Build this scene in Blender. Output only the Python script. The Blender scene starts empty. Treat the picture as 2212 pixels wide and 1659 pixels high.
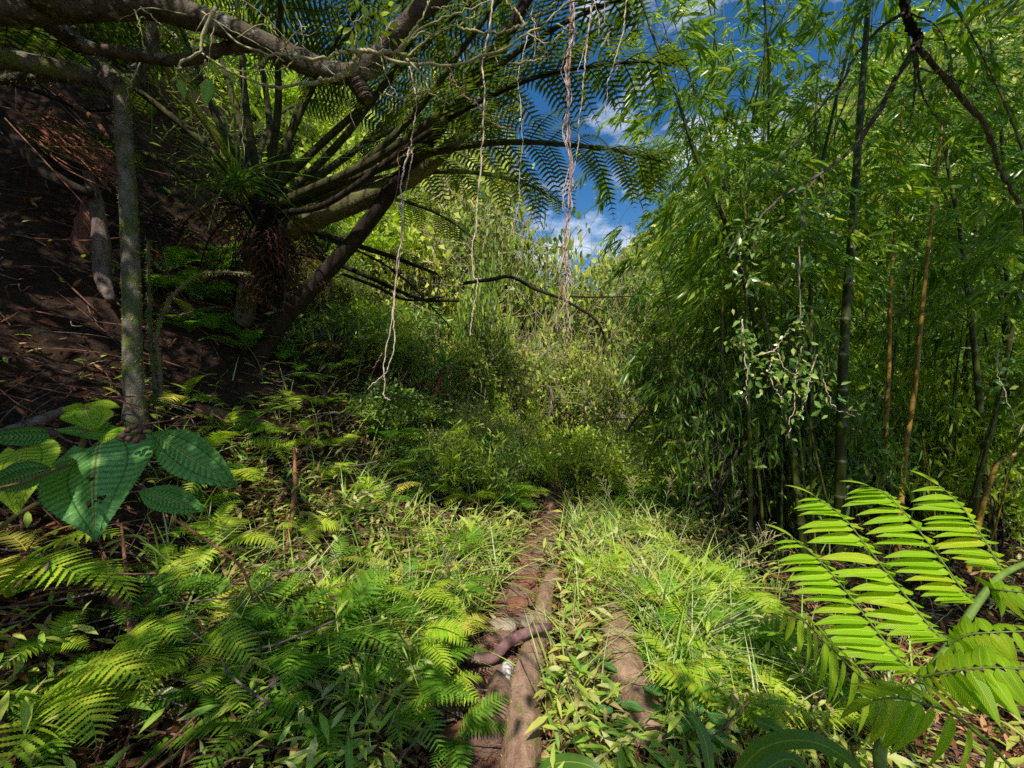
import bpy, math
import numpy as np
from mathutils import Vector, Matrix, Euler
R = np.random.default_rng(7)
sc = bpy.context.scene
col = sc.collection
A = lambda *a: np.array(a, float)
CZ, F = 1.5, 922.0          # eye height, focal length in units of a 2212-wide frame

def P(px, py, d):
    return A((px - 1106) / F * d, d, CZ - (py - 829.5) / F * d)

def nrm(v):
    v = np.asarray(v, float)
    return v / np.maximum(np.linalg.norm(v, axis=-1, keepdims=True), 1e-9)

# ------------------------------------------------------------------ scene bookkeeping
def tag(o, label=None, cat=None, group=None, kind=None):
    if label: o['label'] = label
    if cat: o['category'] = cat
    if group: o['group'] = group
    if kind: o['kind'] = kind
    return o

def thing(name, label, cat, loc=(0, 0, 0), group=None, rz=0):
    o = bpy.data.objects.new(name, None)
    o.empty_display_size = .1
    col.objects.link(o)
    o.location = tuple(float(c) for c in loc); o.rotation_euler = (0, 0, rz)
    return tag(o, label, cat, group)

def dup(root, loc, rz=0, s=1.0, label=None, group=None, tilt=(0, 0)):
    r = root.copy(); col.objects.link(r)
    r.location = tuple(float(c) for c in loc); r.rotation_euler = (tilt[0], tilt[1], rz); r.scale = (s, s, s)
    if label: r['label'] = label
    if group: r['group'] = group
    for ch in list(root.children):
        c = ch.copy(); col.objects.link(c); c.parent = r
        for g in list(ch.children):
            d = g.copy(); col.objects.link(d); d.parent = c
    return r

class MB:
    """collects arrays of vertices and faces, links them as ONE mesh"""
    def __init__(s): s.v, s.lf, s.q, s.t, s.n = [], [], [], [], 0
    def add(s, V, Fc, lf):
        V = np.asarray(V, float).reshape(-1, 3); Fc = np.asarray(Fc, int)
        s.v.append(V); s.lf.append(np.asarray(lf, float).reshape(-1, 3))
        (s.q if Fc.shape[1] == 4 else s.t).append(Fc + s.n); s.n += len(V)
    def addm(s, V, faces, lf):                     # several face arrays on one vertex block
        n0 = s.n
        s.v.append(np.asarray(V, float).reshape(-1, 3)); s.lf.append(np.asarray(lf, float).reshape(-1, 3))
        for Fc in faces:
            Fc = np.asarray(Fc, int)
            if len(Fc): (s.q if Fc.shape[1] == 4 else s.t).append(Fc + n0)
        s.n += len(s.v[-1])
    def mesh(s, name, mat, smooth=True):
        me = bpy.data.meshes.new(name)
        V = np.concatenate(s.v).astype(np.float32); L = np.concatenate(s.lf).astype(np.float32)
        q = np.concatenate(s.q) if s.q else np.zeros((0, 4), int)
        t = np.concatenate(s.t) if s.t else np.zeros((0, 3), int)
        me.vertices.add(len(V)); me.vertices.foreach_set('co', V.ravel())
        li = np.concatenate([q.ravel(), t.ravel()]).astype(np.int32)
        me.loops.add(len(li)); me.loops.foreach_set('vertex_index', li)
        st = np.concatenate([np.arange(len(q)) * 4, len(q) * 4 + np.arange(len(t)) * 3]).astype(np.int32)
        me.polygons.add(len(st)); me.polygons.foreach_set('loop_start', st)
        me.polygons.foreach_set('use_smooth', np.full(len(st), smooth))
        at = me.attributes.new('lf', 'FLOAT_VECTOR', 'POINT'); at.data.foreach_set('vector', L.ravel())
        me.materials.append(mat)
        me.update(calc_edges=True)
        return me
    def build(s, name, mat, parent=None, smooth=True):
        return link(name, s.mesh(name, mat, smooth), parent)

def link(name, me, parent=None, loc=None):
    o = bpy.data.objects.new(name, me); col.objects.link(o)
    if parent is not None: o.parent = parent
    if loc is not None: o.location = tuple(float(c) for c in loc)
    return o

# ------------------------------------------------------------------ shape tools
def spl(pts, n=24):
    p = np.asarray(pts, float)
    if len(p) == 2: return p[0] + (p[1] - p[0]) * np.linspace(0, 1, n)[:, None]
    e = np.vstack([2 * p[0] - p[1], p, 2 * p[-1] - p[-2]])
    u = np.linspace(0, len(p) - 1 - 1e-6, n); i = u.astype(int); f = (u - i)[:, None]
    a, b, c, d = e[i], e[i + 1], e[i + 2], e[i + 3]
    return .5 * (2 * b + (c - a) * f + (2 * a - 5 * b + 4 * c - d) * f ** 2 + (3 * b - a - 3 * c + d) * f ** 3)

def tube(mb, pts, rad, sides=7, var=.5, rough=0., rng=None, cap=True):
    p = np.asarray(pts, float); n = len(p)
    r = np.broadcast_to(np.asarray(rad, float), (n,)) if np.ndim(rad) else np.full(n, rad)
    T = nrm(np.gradient(p, axis=0))
    ref = A(0, 0, 1) if abs(T[0][2]) < .9 else A(1, 0, 0)
    U = nrm(np.cross(T[0], ref)); Us = [U]
    for k in range(1, n):
        U = U - T[k] * np.dot(U, T[k]); U = U / max(np.linalg.norm(U), 1e-9); Us.append(U)
    Us = np.array(Us); W = np.cross(T, Us)
    a = np.linspace(0, 2 * np.pi, sides, endpoint=False)
    rr = r[:, None] * np.ones(sides)
    if rough: rr = rr * (1 + rough * ((rng or R).random((n, sides)) - .5) * 2)
    V = p[:, None] + rr[..., None] * (np.cos(a)[None, :, None] * Us[:, None] + np.sin(a)[None, :, None] * W[:, None])
    ln = np.concatenate([[0], np.cumsum(np.linalg.norm(np.diff(p, axis=0), axis=1))])
    lf = np.zeros((n, sides, 3)); lf[..., 0] = var; lf[..., 1] = a / (2 * np.pi); lf[..., 2] = ln[:, None]
    i = np.arange(n - 1)[:, None] * sides; j = np.arange(sides)[None]
    j2 = (j + 1) % sides
    q = np.stack([i + j, i + j2, i + sides + j2, i + sides + j], -1).reshape(-1, 4)
    V = V.reshape(-1, 3); lf = lf.reshape(-1, 3); tr = np.zeros((0, 3), int)
    if cap:
        V = np.vstack([V, p[:1], p[-1:]]); lf = np.vstack([lf, [[var, .5, 0]], [[var, .5, ln[-1]]]])
        c0, c1 = n * sides, n * sides + 1; jj = np.arange(sides); k2 = (jj + 1) % sides; o = (n - 1) * sides
        tr = np.vstack([np.stack([np.full(sides, c0), k2, jj], -1), np.stack([np.full(sides, c1), o + jj, o + k2], -1)])
    mb.addm(V, [q, tr], lf)

def place(mb, tpl, pos, d, n, scale, var):
    """instances of a template (V, lf, faces); template grows along +Y with its face up +Z"""
    V, lf, faces = tpl
    pos = np.asarray(pos, float); k = len(pos); 
    if k == 0: return
    d = nrm(d); x = nrm(np.cross(d, n)); z = np.cross(x, d)
    s = np.asarray(scale, float)
    s = np.broadcast_to(s[:, None] if s.ndim == 1 else s, (k, 3))
    W = V[None] * s[:, None]
    out = pos[:, None] + W[..., :1] * x[:, None] + W[..., 1:2] * d[:, None] + W[..., 2:] * z[:, None]
    m = len(V); L = np.broadcast_to(lf, (k, m, 3)).copy(); L[..., 0] = np.asarray(var)[:, None]
    off = (np.arange(k) * m)[:, None, None]
    mb.addm(out.reshape(-1, 3), [(np.asarray(f)[None] + off).reshape(-1, np.asarray(f).shape[1]) for f in faces], L.reshape(-1, 3))

def strip(segs, wfun, fold=.15, droop=0., twist=0., cols=3, curve=0.):
    """leaf blade, length 1 along Y; half width wfun(t)"""
    t = np.linspace(0, 1, segs + 1); w = np.array([wfun(a) for a in t])
    cs = np.linspace(-1, 1, cols)
    V = np.zeros((segs + 1, cols, 3)); lf = np.zeros((segs + 1, cols, 3))
    for c, x in enumerate(cs):
        V[:, c, 0] = x * w + curve * t ** 2
        V[:, c, 1] = t
        V[:, c, 2] = abs(x) * w * fold - droop * t ** 2 + twist * x * w * t
        lf[:, c, 1] = x; lf[:, c, 2] = t
    q = [[i * cols + c, i * cols + c + 1, (i + 1) * cols + c + 1, (i + 1) * cols + c] for i in range(segs) for c in range(cols - 1)]
    return V.reshape(-1, 3), lf.reshape(-1, 3), [np.array(q)]

lance = lambda t: .5 * max(.02, (math.sin(math.pi * min(1, t ** .75)) ** .85))
ovate = lambda t: .5 * max(.02, math.sin(math.pi * min(1, t ** .62)) ** .8)
T_BAMB = strip(4, lambda t: lance(t) * .125, .25, .22)
T_BAMB2 = strip(4, lambda t: lance(t) * .15, .15, .08, .4)
T_GRASS = strip(4, lambda t: .014 * (1 - t ** 1.6) + .001, .3, .55, cols=2)
T_BASK = strip(3, lambda t: lance(t) * .24, .25, .25)
T_LITTER = strip(3, lambda t: lance(t) * .2, .4, -.12, .8)
T_OV = strip(3, lambda t: ovate(t) * .5, .25, .15)
T_TINY = (A([0, 0, 0], [.28, .5, .06], [0, 1, -.06], [-.28, .5, .06]),
          A([0, 0, 0], [0, 1, .5], [0, 0, 1], [0, -1, .5]), [np.array([[0, 1, 2], [0, 2, 3]])])
T_MOSS = strip(1, lambda t: .12 * (1 - t) + .02, 0, 0, cols=2)
T_PINNULE = strip(3, lambda t: [.10, .12, .085, .012][round(t * 3)], 0, .14, cols=2, curve=.16)

def rdir(k, rng=R):
    return nrm(rng.normal(size=(k, 3)))

# ------------------------------------------------------------------ materials
def ramp(nt, fac, stops):
    r = nt.nodes.new('ShaderNodeValToRGB'); e = r.color_ramp.elements
    while len(e) < len(stops): e.new(.5)
    for k, (p, c) in enumerate(stops): e[k].position = p; e[k].color = (*c, 1)
    nt.links.new(fac, r.inputs[0]); return r.outputs[0]

def base(name):
    m = bpy.data.materials.new(name); m.use_nodes = True; nt = m.node_tree; nt.nodes.clear()
    out = nt.nodes.new('ShaderNodeOutputMaterial'); b = nt.nodes.new('ShaderNodeBsdfPrincipled')
    nt.links.new(b.outputs[0], out.inputs[0]); return m, nt, b, out

def noise(nt, vec, scale, detail=4, rough=.6, stretch=None):
    if stretch:
        mp = nt.nodes.new('ShaderNodeMapping'); mp.inputs['Scale'].default_value = stretch
        nt.links.new(vec, mp.inputs[0]); vec = mp.outputs[0]
    n = nt.nodes.new('ShaderNodeTexNoise'); n.inputs['Scale'].default_value = scale
    n.inputs['Detail'].default_value = detail; n.inputs['Roughness'].default_value = rough
    nt.links.new(vec, n.inputs['Vector']); return n.outputs[0]

def math_(nt, op, a, b=None):
    n = nt.nodes.new('ShaderNodeMath'); n.operation = op
    for k, x in enumerate([a, b]):
        if x is None: continue
        if isinstance(x, (int, float)): n.inputs[k].default_value = x
        else: nt.links.new(x, n.inputs[k])
    return n.outputs[0]

def mixc(nt, f, a, b, mode='MIX'):
    n = nt.nodes.new('ShaderNodeMix'); n.data_type = 'RGBA'; n.blend_type = mode
    for i, x in ((0, f), (6, a), (7, b)):
        if isinstance(x, (int, float)): n.inputs[i].default_value = x
        elif isinstance(x, tuple): n.inputs[i].default_value = (*x, 1)
        else: nt.links.new(x, n.inputs[i])
    return n.outputs[2]

def bump(nt, b, h, strength=.5, dist=.01):
    n = nt.nodes.new('ShaderNodeBump'); n.inputs['Strength'].default_value = strength; n.inputs['Distance'].default_value = dist
    nt.links.new(h, n.inputs['Height']); nt.links.new(n.outputs[0], b.inputs['Normal']); return n.outputs[0]

def attr(nt):
    a = nt.nodes.new('ShaderNodeAttribute'); a.attribute_name = 'lf'
    s = nt.nodes.new('ShaderNodeSeparateXYZ'); nt.links.new(a.outputs['Vector'], s.inputs[0]); return s.outputs

def leafmat(name, stops, trans=.42, rough=.42, spec=.4, tgain=(1.5, 1.6, .7), vein=.25, hue=.35, quilt=False, blotch=.35, gain=2.7, warm=1.25, brown=0., veins=False):
    stops = [(p, tuple(min(.75, x * gain * (warm if j == 0 else (.8 if j == 2 else 1))) for j, x in enumerate(c))) for p, c in stops]
    m, nt, b, out = base(name); a = attr(nt)
    oi = nt.nodes.new('ShaderNodeObjectInfo')
    v = math_(nt, 'ADD', a[0], math_(nt, 'MULTIPLY', math_(nt, 'SUBTRACT', oi.outputs['Random'], .5), hue))
    c = ramp(nt, v, stops)
    tc = nt.nodes.new('ShaderNodeTexCoord')
    nz = noise(nt, tc.outputs['Object'], 38, 3)
    c = mixc(nt, math_(nt, 'MULTIPLY', nz, blotch), c, tuple(x * .45 for x in stops[0][1]))
    ab = math_(nt, 'ABSOLUTE', a[1])
    c = mixc(nt, math_(nt, 'MULTIPLY', math_(nt, 'LESS_THAN', ab, .07), vein), c, tuple(min(1, x * 2.2) for x in stops[-1][1]))
    if veins:
        wv = math_(nt, 'SINE', math_(nt, 'MULTIPLY', math_(nt, 'ADD', a[2], math_(nt, 'MULTIPLY', ab, -.16)), 150))
        c = mixc(nt, math_(nt, 'MULTIPLY', math_(nt, 'LESS_THAN', wv, -.6), .28), c, tuple(x * .5 for x in stops[0][1])); bump(nt, b, math_(nt, 'ADD', wv, nz), .5, .0015)
    if quilt:
        n0 = noise(nt, tc.outputs['Object'], 60, 3); w1 = math_(nt, 'SINE', math_(nt, 'ADD', math_(nt, 'MULTIPLY', math_(nt, 'ADD', a[2], math_(nt, 'MULTIPLY', ab, -.10)), 105), math_(nt, 'MULTIPLY', n0, 5)))
        lv = math_(nt, 'ABSOLUTE', math_(nt, 'SINE', math_(nt, 'MULTIPLY', a[1], 3.14159 * 2.0)))
        lvn = math_(nt, 'POWER', lv, .35)
        hgt = math_(nt, 'ADD', math_(nt, 'MULTIPLY', math_(nt, 'ADD', w1, nz), .5), math_(nt, 'MULTIPLY', lvn, 1.3))
        bump(nt, b, hgt, .9, .0035)
        c = mixc(nt, math_(nt, 'MULTIPLY', math_(nt, 'LESS_THAN', lv, .13), .35), c, (.012, .05, .012))
        c = mixc(nt, math_(nt, 'MULTIPLY', math_(nt, 'LESS_THAN', w1, -.72), .22), c, (.008, .035, .012))
    if brown:
        bf = math_(nt, 'ADD', math_(nt, 'MULTIPLY', math_(nt, 'POWER', a[2], 5), .55), math_(nt, 'MULTIPLY', math_(nt, 'SUBTRACT', noise(nt, tc.outputs['Object'], 13, 5, .7), .5), 1.6))
        c = mixc(nt, ramp(nt, bf, [(.42, (0, 0, 0)), (.55, (brown,) * 3)]), c, (.30, .16, .05))
    nt.links.new(c, b.inputs['Base Color'])
    b.inputs['Roughness'].default_value = rough; b.inputs['Specular IOR Level'].default_value = spec
    t = nt.nodes.new('ShaderNodeBsdfTranslucent'); nt.links.new(mixc(nt, 1, c, tuple(tgain), 'MULTIPLY'), t.inputs[0])
    mx = nt.nodes.new('ShaderNodeMixShader'); mx.inputs[0].default_value = trans
    nt.links.new(b.outputs[0], mx.inputs[1]); nt.links.new(t.outputs[0], mx.inputs[2]); nt.links.new(mx.outputs[0], out.inputs[0])
    return m

def barkmat(name, c1, c2, moss=None, mossamt=.5, scale=14, stretch=(1, 1, .25), b_s=.6, rough=.9, pale=None):
    m, nt, b, out = base(name); tc = nt.nodes.new('ShaderNodeTexCoord'); o = tc.outputs['Object']
    n1 = noise(nt, o, scale, 6, .7, stretch)
    c = ramp(nt, n1, [(.35, c1), (.65, c2)])
    if pale:
        n3 = noise(nt, o, 9, 4, .7)
        c = mixc(nt, ramp(nt, n3, [(.57, (0, 0, 0)), (.62, (1, 1, 1))]), c, pale)
    if moss:
        n2 = noise(nt, o, 6, 5, .65)
        c = mixc(nt, ramp(nt, n2, [(1 - mossamt - .07, (0, 0, 0)), (1 - mossamt + .07, (1, 1, 1))]), c,
                 ramp(nt, noise(nt, o, 60, 2), [(.3, moss), (.7, tuple(x * 2 for x in moss))]))
    nt.links.new(c, b.inputs['Base Color']); b.inputs['Roughness'].default_value = rough
    b.inputs['Specular IOR Level'].default_value = .25
    bump(nt, b, math_(nt, 'ADD', n1, noise(nt, o, scale * 5, 3)), b_s, .02)
    return m

M = {}
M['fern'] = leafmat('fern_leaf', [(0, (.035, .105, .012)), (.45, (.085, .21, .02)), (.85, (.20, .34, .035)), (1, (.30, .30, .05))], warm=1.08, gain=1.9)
M['fern_lit'] = leafmat('sunlit_fern_leaf', [(0, (.15, .29, .02)), (1, (.30, .44, .04))], .36, gain=2.15, brown=.35, warm=1.1)  # lighter copy of the fern leaf, sunlight put into its colour
M['fern_dry'] = leafmat('yellowing_fern_leaf', [(0, (.30, .24, .04)), (1, (.42, .26, .06))], .35)
M['treefern'] = leafmat('tree_fern_leaf', [(0, (.03, .07, .012)), (.6, (.06, .13, .018)), (1, (.13, .19, .025))], .4, .4, .35, (2.2, 2.1, .8), gain=1.2, brown=.6)
M['bamboo_leaf'] = leafmat('bamboo_leaf', [(0, (.025, .085, .014)), (.45, (.06, .16, .02)), (.85, (.16, .28, .03)), (1, (.42, .36, .10))], .40, .30, .6, (1.9, 1.8, .5), gain=2.35, warm=1.38, brown=.5)
M['shrub'] = leafmat('shrub_leaf', [(0, (.035, .075, .014)), (.4, (.10, .18, .024)), (.8, (.24, .29, .045)), (1, (.42, .28, .07))], .3, .45, .45)
M['shrub_dark'] = leafmat('dark_shrub_leaf', [(0, (.022, .06, .012)), (.5, (.055, .13, .018)), (1, (.16, .25, .035))], .3, .4, .5)
M['shrub_lime'] = leafmat('lime_shrub_leaf', [(0, (.08, .17, .015)), (.5, (.17, .30, .025)), (1, (.32, .40, .05))], .4, .45, .4)
M['canopy'] = leafmat('canopy_leaf', [(0, (.03, .09, .012)), (1, (.10, .20, .03))], .25, .4, .5)
M['basket'] = leafmat('low_leaf', [(0, (.04, .11, .018)), (.45, (.11, .23, .03)), (.8, (.24, .36, .06)), (1, (.42, .38, .14))], .35, .5, .4)
M['grass'] = leafmat('grass_blade', [(0, (.06, .14, .02)), (.6, (.17, .28, .045)), (1, (.46, .42, .22))], .3, .45, .4)
M['litter'] = leafmat('dead_leaf', [(0, (.08, .035, .02)), (.4, (.18, .085, .045)), (.75, (.32, .20, .11)), (1, (.5, .38, .24))], .12, .7, .2, (1.2, 1, .8), .1, gain=1.2)
M['clidemia'] = leafmat('quilted_leaf', [(0, (.024, .072, .024)), (.6, (.042, .115, .033)), (1, (.12, .25, .04))], .25, .42, .5, (1.6, 1.7, .4), .25, 0, True, .3, 4.3, 1.12)
M['clid_lit'] = leafmat('sunlit_quilted_leaf', [(0, (.12, .28, .02)), (1, (.2, .4, .03))], .5, .42, .4, (1.6, 1.5, .4), .5, 0, True, .25)  # sunlit version of the quilted leaf, the light painted into its greens
M['giant'] = leafmat('broad_leaflet', [(0, (.09, .22, .012)), (.6, (.17, .34, .018)), (1, (.26, .42, .03))], .45, .4, .35, (1.5, 1.5, .5), .55, .2, blotch=.3, brown=.4, warm=1.2, gain=2.4, veins=True)
M['glossy'] = leafmat('round_leaf', [(0, (.03, .09, .02)), (.6, (.08, .17, .04)), (1, (.30, .35, .10))], .25, .25, .7)
M['straw'] = leafmat('straw', [(0, (.22, .15, .06)), (.6, (.42, .33, .14)), (1, (.55, .48, .26))], .25, .55, .3, gain=1.25, warm=1.)
M['moss'] = leafmat('moss_tuft', [(0, (.08, .11, .014)), (.6, (.19, .23, .025)), (1, (.30, .32, .05))], .2, .8, .1, blotch=.2, gain=3.)
M['dead_dark'] = leafmat('withered_leaf', [(0, (.05, .025, .014)), (1, (.14, .075, .04))], .1, .8, .1, gain=1.)
M['bark_moss'] = barkmat('mossy_bark', (.07, .052, .036), (.28, .24, .19), (.09, .12, .02), .45, 16, (1, 1, .6))
M['bark_dark'] = barkmat('dark_bark', (.018, .012, .009), (.06, .042, .028), (.035, .045, .012), .3, 20)
M['bark_limb'] = barkmat('limb_bark', (.05, .038, .026), (.17, .13, .095), (.05, .055, .014), .32, 12, (1, 1, 1), pale=(.28, .28, .24))
M['bark_pale'] = barkmat('pale_curved_bark', (.11, .095, .045), (.30, .25, .13), (.11, .13, .025), .42, 18, (1, 1, .6))
M['twig'] = barkmat('lichen_twig', (.36, .30, .14), (.62, .55, .32), (.20, .24, .05), .4, 40, b_s=.3)
M['root'] = barkmat('aerial_root', (.58, .40, .30), (.85, .72, .60), None, 0, 30, b_s=.4)
M['root_pink'] = barkmat('pink_aerial_root', (.38, .14, .12), (.55, .30, .26), None, 0, 30, b_s=.4)
M['log'] = barkmat('trail_log', (.22, .12, .075), (.50, .32, .22), (.10, .105, .02), .33, 18, (1, .3, 1), .5)
M['stick'] = barkmat('red_brown_stick', (.14, .055, .035), (.32, .15, .10), None, 0, 30, (1, 1, .3))
M['stick_grey'] = barkmat('grey_brown_stick', (.10, .07, .055), (.30, .23, .19), None, 0, 30, (1, 1, .3))
M['purple_stick'] = barkmat('smooth_purple_stick', (.13, .065, .06), (.30, .17, .155), None, 0, 22, (1, 1, 1), .4)
M['dead_frond'] = barkmat('dry_orange_stalk', (.20, .07, .035), (.48, .22, .12), None, 0, 40, (1, 1, .1))
M['stipe'] = barkmat('fern_stalk', (.035, .035, .014), (.12, .11, .035), (.05, .06, .012), .3, 30, (1, 1, .3))
M['stipe_lit'] = barkmat('sunlit_fern_stalk', (.30, .34, .04), (.45, .46, .07), None, 0, 30)  # fern stalk in sun, its brightness painted as a lighter yellow
M['fiber'] = barkmat('fibrous_trunk', (.012, .009, .007), (.06, .04, .025), None, 0, 60, (1, 1, .15))
M['rock'] = barkmat('brown_rock', (.12, .065, .04), (.30, .19, .13), None, 0, 12, (1, 1, 1), .8)
M['rock_pale'] = barkmat('pale_rock', (.30, .23, .15), (.52, .44, .32), None, 0, 14, (1, 1, 1), .8)
M['rock_red'] = barkmat('red_rock', (.20, .07, .045), (.36, .17, .11), None, 0, 14, (1, 1, 1), .8)
M['green_stem'] = barkmat('green_stem', (.11, .19, .03), (.20, .28, .06), None, 0, 30, b_s=.1, rough=.6)
M['hairy_stem'] = barkmat('hairy_stem', (.16, .14, .04), (.26, .20, .08), None, 0, 60, b_s=.4)
M['berry'] = barkmat('dark_berry', (.06, .02, .026), (.16, .06, .07), None, 0, 50, (1, 1, 1), .3, .5)
M['cliff'] = barkmat('pale_cliff', (.45, .45, .48), (.85, .85, .9), None, 0, 3, (6, 6, .6), .4)

def culmmat(name, c1, c2, band):
    m, nt, b, out = base(name); a = attr(nt); tc = nt.nodes.new('ShaderNodeTexCoord')
    c = ramp(nt, noise(nt, tc.outputs['Object'], 7, 4, .6, (3, 3, .4)), [(.3, c1), (.7, c2)])
    c = mixc(nt, math_(nt, 'GREATER_THAN', a[0], .8), c, band)
    nt.links.new(c, b.inputs['Base Color']); b.inputs['Roughness'].default_value = .38; b.inputs['Specular IOR Level'].default_value = .4
    return m
M['culm'] = culmmat('bamboo_culm', (.06, .075, .012), (.15, .16, .028), (.18, .15, .09))
M['culm_dark'] = culmmat('dark_bamboo_culm', (.025, .038, .008), (.065, .085, .016), (.13, .12, .06))
M['culm_yellow'] = culmmat('yellow_bamboo_culm', (.34, .20, .035), (.50, .32, .06), (.25, .14, .05))

def groundmat():
    m, nt, b, out = base('forest_soil'); tc = nt.nodes.new('ShaderNodeTexCoord'); o = tc.outputs['Object']
    n1 = noise(nt, o, 3, 6, .7); n2 = noise(nt, o, 28, 5, .7)
    c = ramp(nt, n1, [(.3, (.022, .014, .010)), (.55, (.055, .032, .021)), (.75, (.10, .058, .036))])
    c = mixc(nt, ramp(nt, n2, [(.5, (0, 0, 0)), (.7, (.8, .8, .8))]), c, (.12, .072, .045))
    nt.links.new(c, b.inputs['Base Color']); b.inputs['Roughness'].default_value = .95; b.inputs['Specular IOR Level'].default_value = .15
    bump(nt, b, math_(nt, 'ADD', n1, n2), 1, .05); return m
def pathmat():
    m, nt, b, out = base('red_dirt'); tc = nt.nodes.new('ShaderNodeTexCoord'); o = tc.outputs['Object']
    n1 = noise(nt, o, 7, 6, .7); n2 = noise(nt, o, 45, 5, .75)
    c = ramp(nt, n1, [(.3, (.20, .09, .055)), (.7, (.42, .235, .16))])
    c = mixc(nt, ramp(nt, n2, [(.45, (0, 0, 0)), (.7, (.7, .7, .7))]), c, (.55, .38, .27))
    nt.links.new(c, b.inputs['Base Color']); b.inputs['Roughness'].default_value = .95
    bump(nt, b, math_(nt, 'ADD', n1, n2), 1, .03); return m
def hillmat():
    m, nt, b, out = base('forest_hill'); tc = nt.nodes.new('ShaderNodeTexCoord'); o = tc.outputs['Object']
    n1 = noise(nt, o, .9, 8, .75)
    c = ramp(nt, n1, [(.3, (.05, .08, .015)), (.5, (.16, .21, .04)), (.7, (.36, .36, .09))])
    nt.links.new(c, b.inputs['Base Color']); b.inputs['Roughness'].default_value = .95
    bump(nt, b, n1, 1, .8); return m
def canmat():
    m, nt, b, out = base('weathered_can_paint'); tc = nt.nodes.new('ShaderNodeTexCoord'); o = tc.outputs['Object']
    n1 = noise(nt, o, 40, 5, .75)
    nt.links.new(ramp(nt, n1, [(.42, (.20, .16, .12)), (.55, (.78, .76, .72))]), b.inputs['Base Color'])
    b.inputs['Roughness'].default_value = .5; b.inputs['Metallic'].default_value = .15; return m
M['ground'] = groundmat(); M['path'] = pathmat(); M['hill'] = hillmat(); M['can'] = canmat()
mm, nt_, b_, _ = base('dark_hole'); b_.inputs['Base Color'].default_value = (.008, .006, .005, 1); b_.inputs['Roughness'].default_value = .9; M['hole'] = mm

# ------------------------------------------------------------------ terrain
def xc(y): return np.interp(y, [-5, 2, 2.9, 3.7, 4.8, 7, 12, 20], [-.05, 0, .08, .26, .51, .75, .9, 1])
def H(x, y):
    x = np.asarray(x, float); y = np.asarray(y, float)
    c = xc(y)
    u = np.maximum(0, c - x - .25); v = np.maximum(0, x - c - .3)
    uu = np.minimum(u, 5); z = .3 * uu + .075 * uu ** 2 + np.clip(u - 5, 0, 8) * 1.05
    z = z * (1 + .6 * np.clip((y - 2.6) / 2, 0, 1) * np.clip((u - .8) / 1.2, 0, 1)) * (1 - .55 * np.clip((y - 8) / 9, 0, 1)) - .08 * np.minimum(v, 4)
    off = np.clip(np.maximum(u, v) * 1.5, 0, 1)
    z = z + off * (.05 * np.sin(3.1 * x + 1.7 * y) + .045 * np.sin(5.3 * y - 2.2 * x + 1) + .03 * np.sin(9 * x + 7 * y))
    return z + .012 * np.sin(11 * y + 3 * x)
def G(px, py, lo=.6, hi=30.):
    """point where the line of sight through (px, py) meets the ground"""
    d = np.linspace(lo, hi, 3000)
    x = (px - 1106) / F * d; z = CZ - (py - 829.5) / F * d
    k = np.argmax(z < H(x, d)); 
    return A(x[k], d[k], H(x[k], d[k]))
def onG(x, y, dz=0): return A(x, y, float(H(x, y)) + dz)

def warp(a, b, n, c):
    t = np.linspace(np.arcsinh((a - c) / 2.5), np.arcsinh((b - c) / 2.5), n); return c + 2.5 * np.sinh(t)
gx = warp(-60, 70, 330, 0); gy = warp(-30, 90, 330, 3)
X, Y = np.meshgrid(gx, gy); Z = H(X, Y) + .02 * (R.random(X.shape) - .5)
def grid(mb, X, Y, Z):
    h, w = X.shape; i = np.arange(h - 1)[:, None] * w; j = np.arange(w - 1)[None]
    q = np.stack([i + j, i + j + 1, i + w + j + 1, i + w + j], -1).reshape(-1, 4)
    V = np.stack([X, Y, Z], -1).reshape(-1, 3); mb.add(V, q, np.zeros_like(V) + .5)
mb = MB(); grid(mb, X, Y, Z); tag(mb.build('ground', M['ground']), kind='structure')
# dirt path: a worn strip with a crowned, uneven surface whose edges dive below the soil
ys = np.linspace(-1.5, 11, 420); sx = np.linspace(-1, 1, 19)
hw = .105 + .03 * np.sin(ys * 13) * np.sin(ys * 5.1) + .09 * np.clip((2.7 - ys) / .5, 0, 1) + .035 * np.sin(ys * 2.3) + .03 * np.sin(ys * 7)
PX = xc(ys)[:, None] - .07 - .09 * np.clip((2.7 - ys[:, None]) / .5, 0, 1) + sx[None] * hw[:, None]; PY = np.repeat(ys[:, None], 19, 1)
PZ = H(PX, PY) + .024 - .06 * sx[None] ** 4 + .022 * np.sin(PY * 17 + PX * 9) * np.sin(PX * 23) + .018 * np.sin(PY * 31 - PX * 14) + .016 * R.random(PX.shape)
mb = MB(); grid(mb, PX, PY, PZ); tag(mb.build('path', M['path']), kind='structure')
# far steep hillside at the right
tx = np.linspace(0, 1, 90); ty = np.linspace(0, 1, 60); TX, TY = np.meshgrid(tx, ty)
HX = 18 + TX * 70 + 4 * np.sin(TY * 5); HY = 62 - TX * 40 + TY * 14
HZ = -2 + TY * (22 + 40 * TX ** .8) + 1.6 * np.sin(TX * 23 + TY * 9) + 1.2 * np.sin(TX * 51) * np.sin(TY * 37) + 1.5 * R.random(TX.shape)
mb = MB(); grid(mb, HX, HY, HZ); tag(mb.build('hillside', M['hill']), kind='structure')
k = 16000; a_, b2 = R.random(k), R.random(k) ** .8
hp = np.stack([18 + a_ * 70 + 4 * np.sin(b2 * 5), 62 - a_ * 40 + b2 * 14, -2 + b2 * (22 + 40 * a_ ** .8) + 1.6 * np.sin(a_ * 23 + b2 * 9)], -1) + R.normal(size=(k, 3)) * .9
mb = MB(); place(mb, T_TINY, hp, rdir(k), nrm(rdir(k) + A(-.4, -1, .8)), .5 + .9 * R.random(k), R.random(k))
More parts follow.
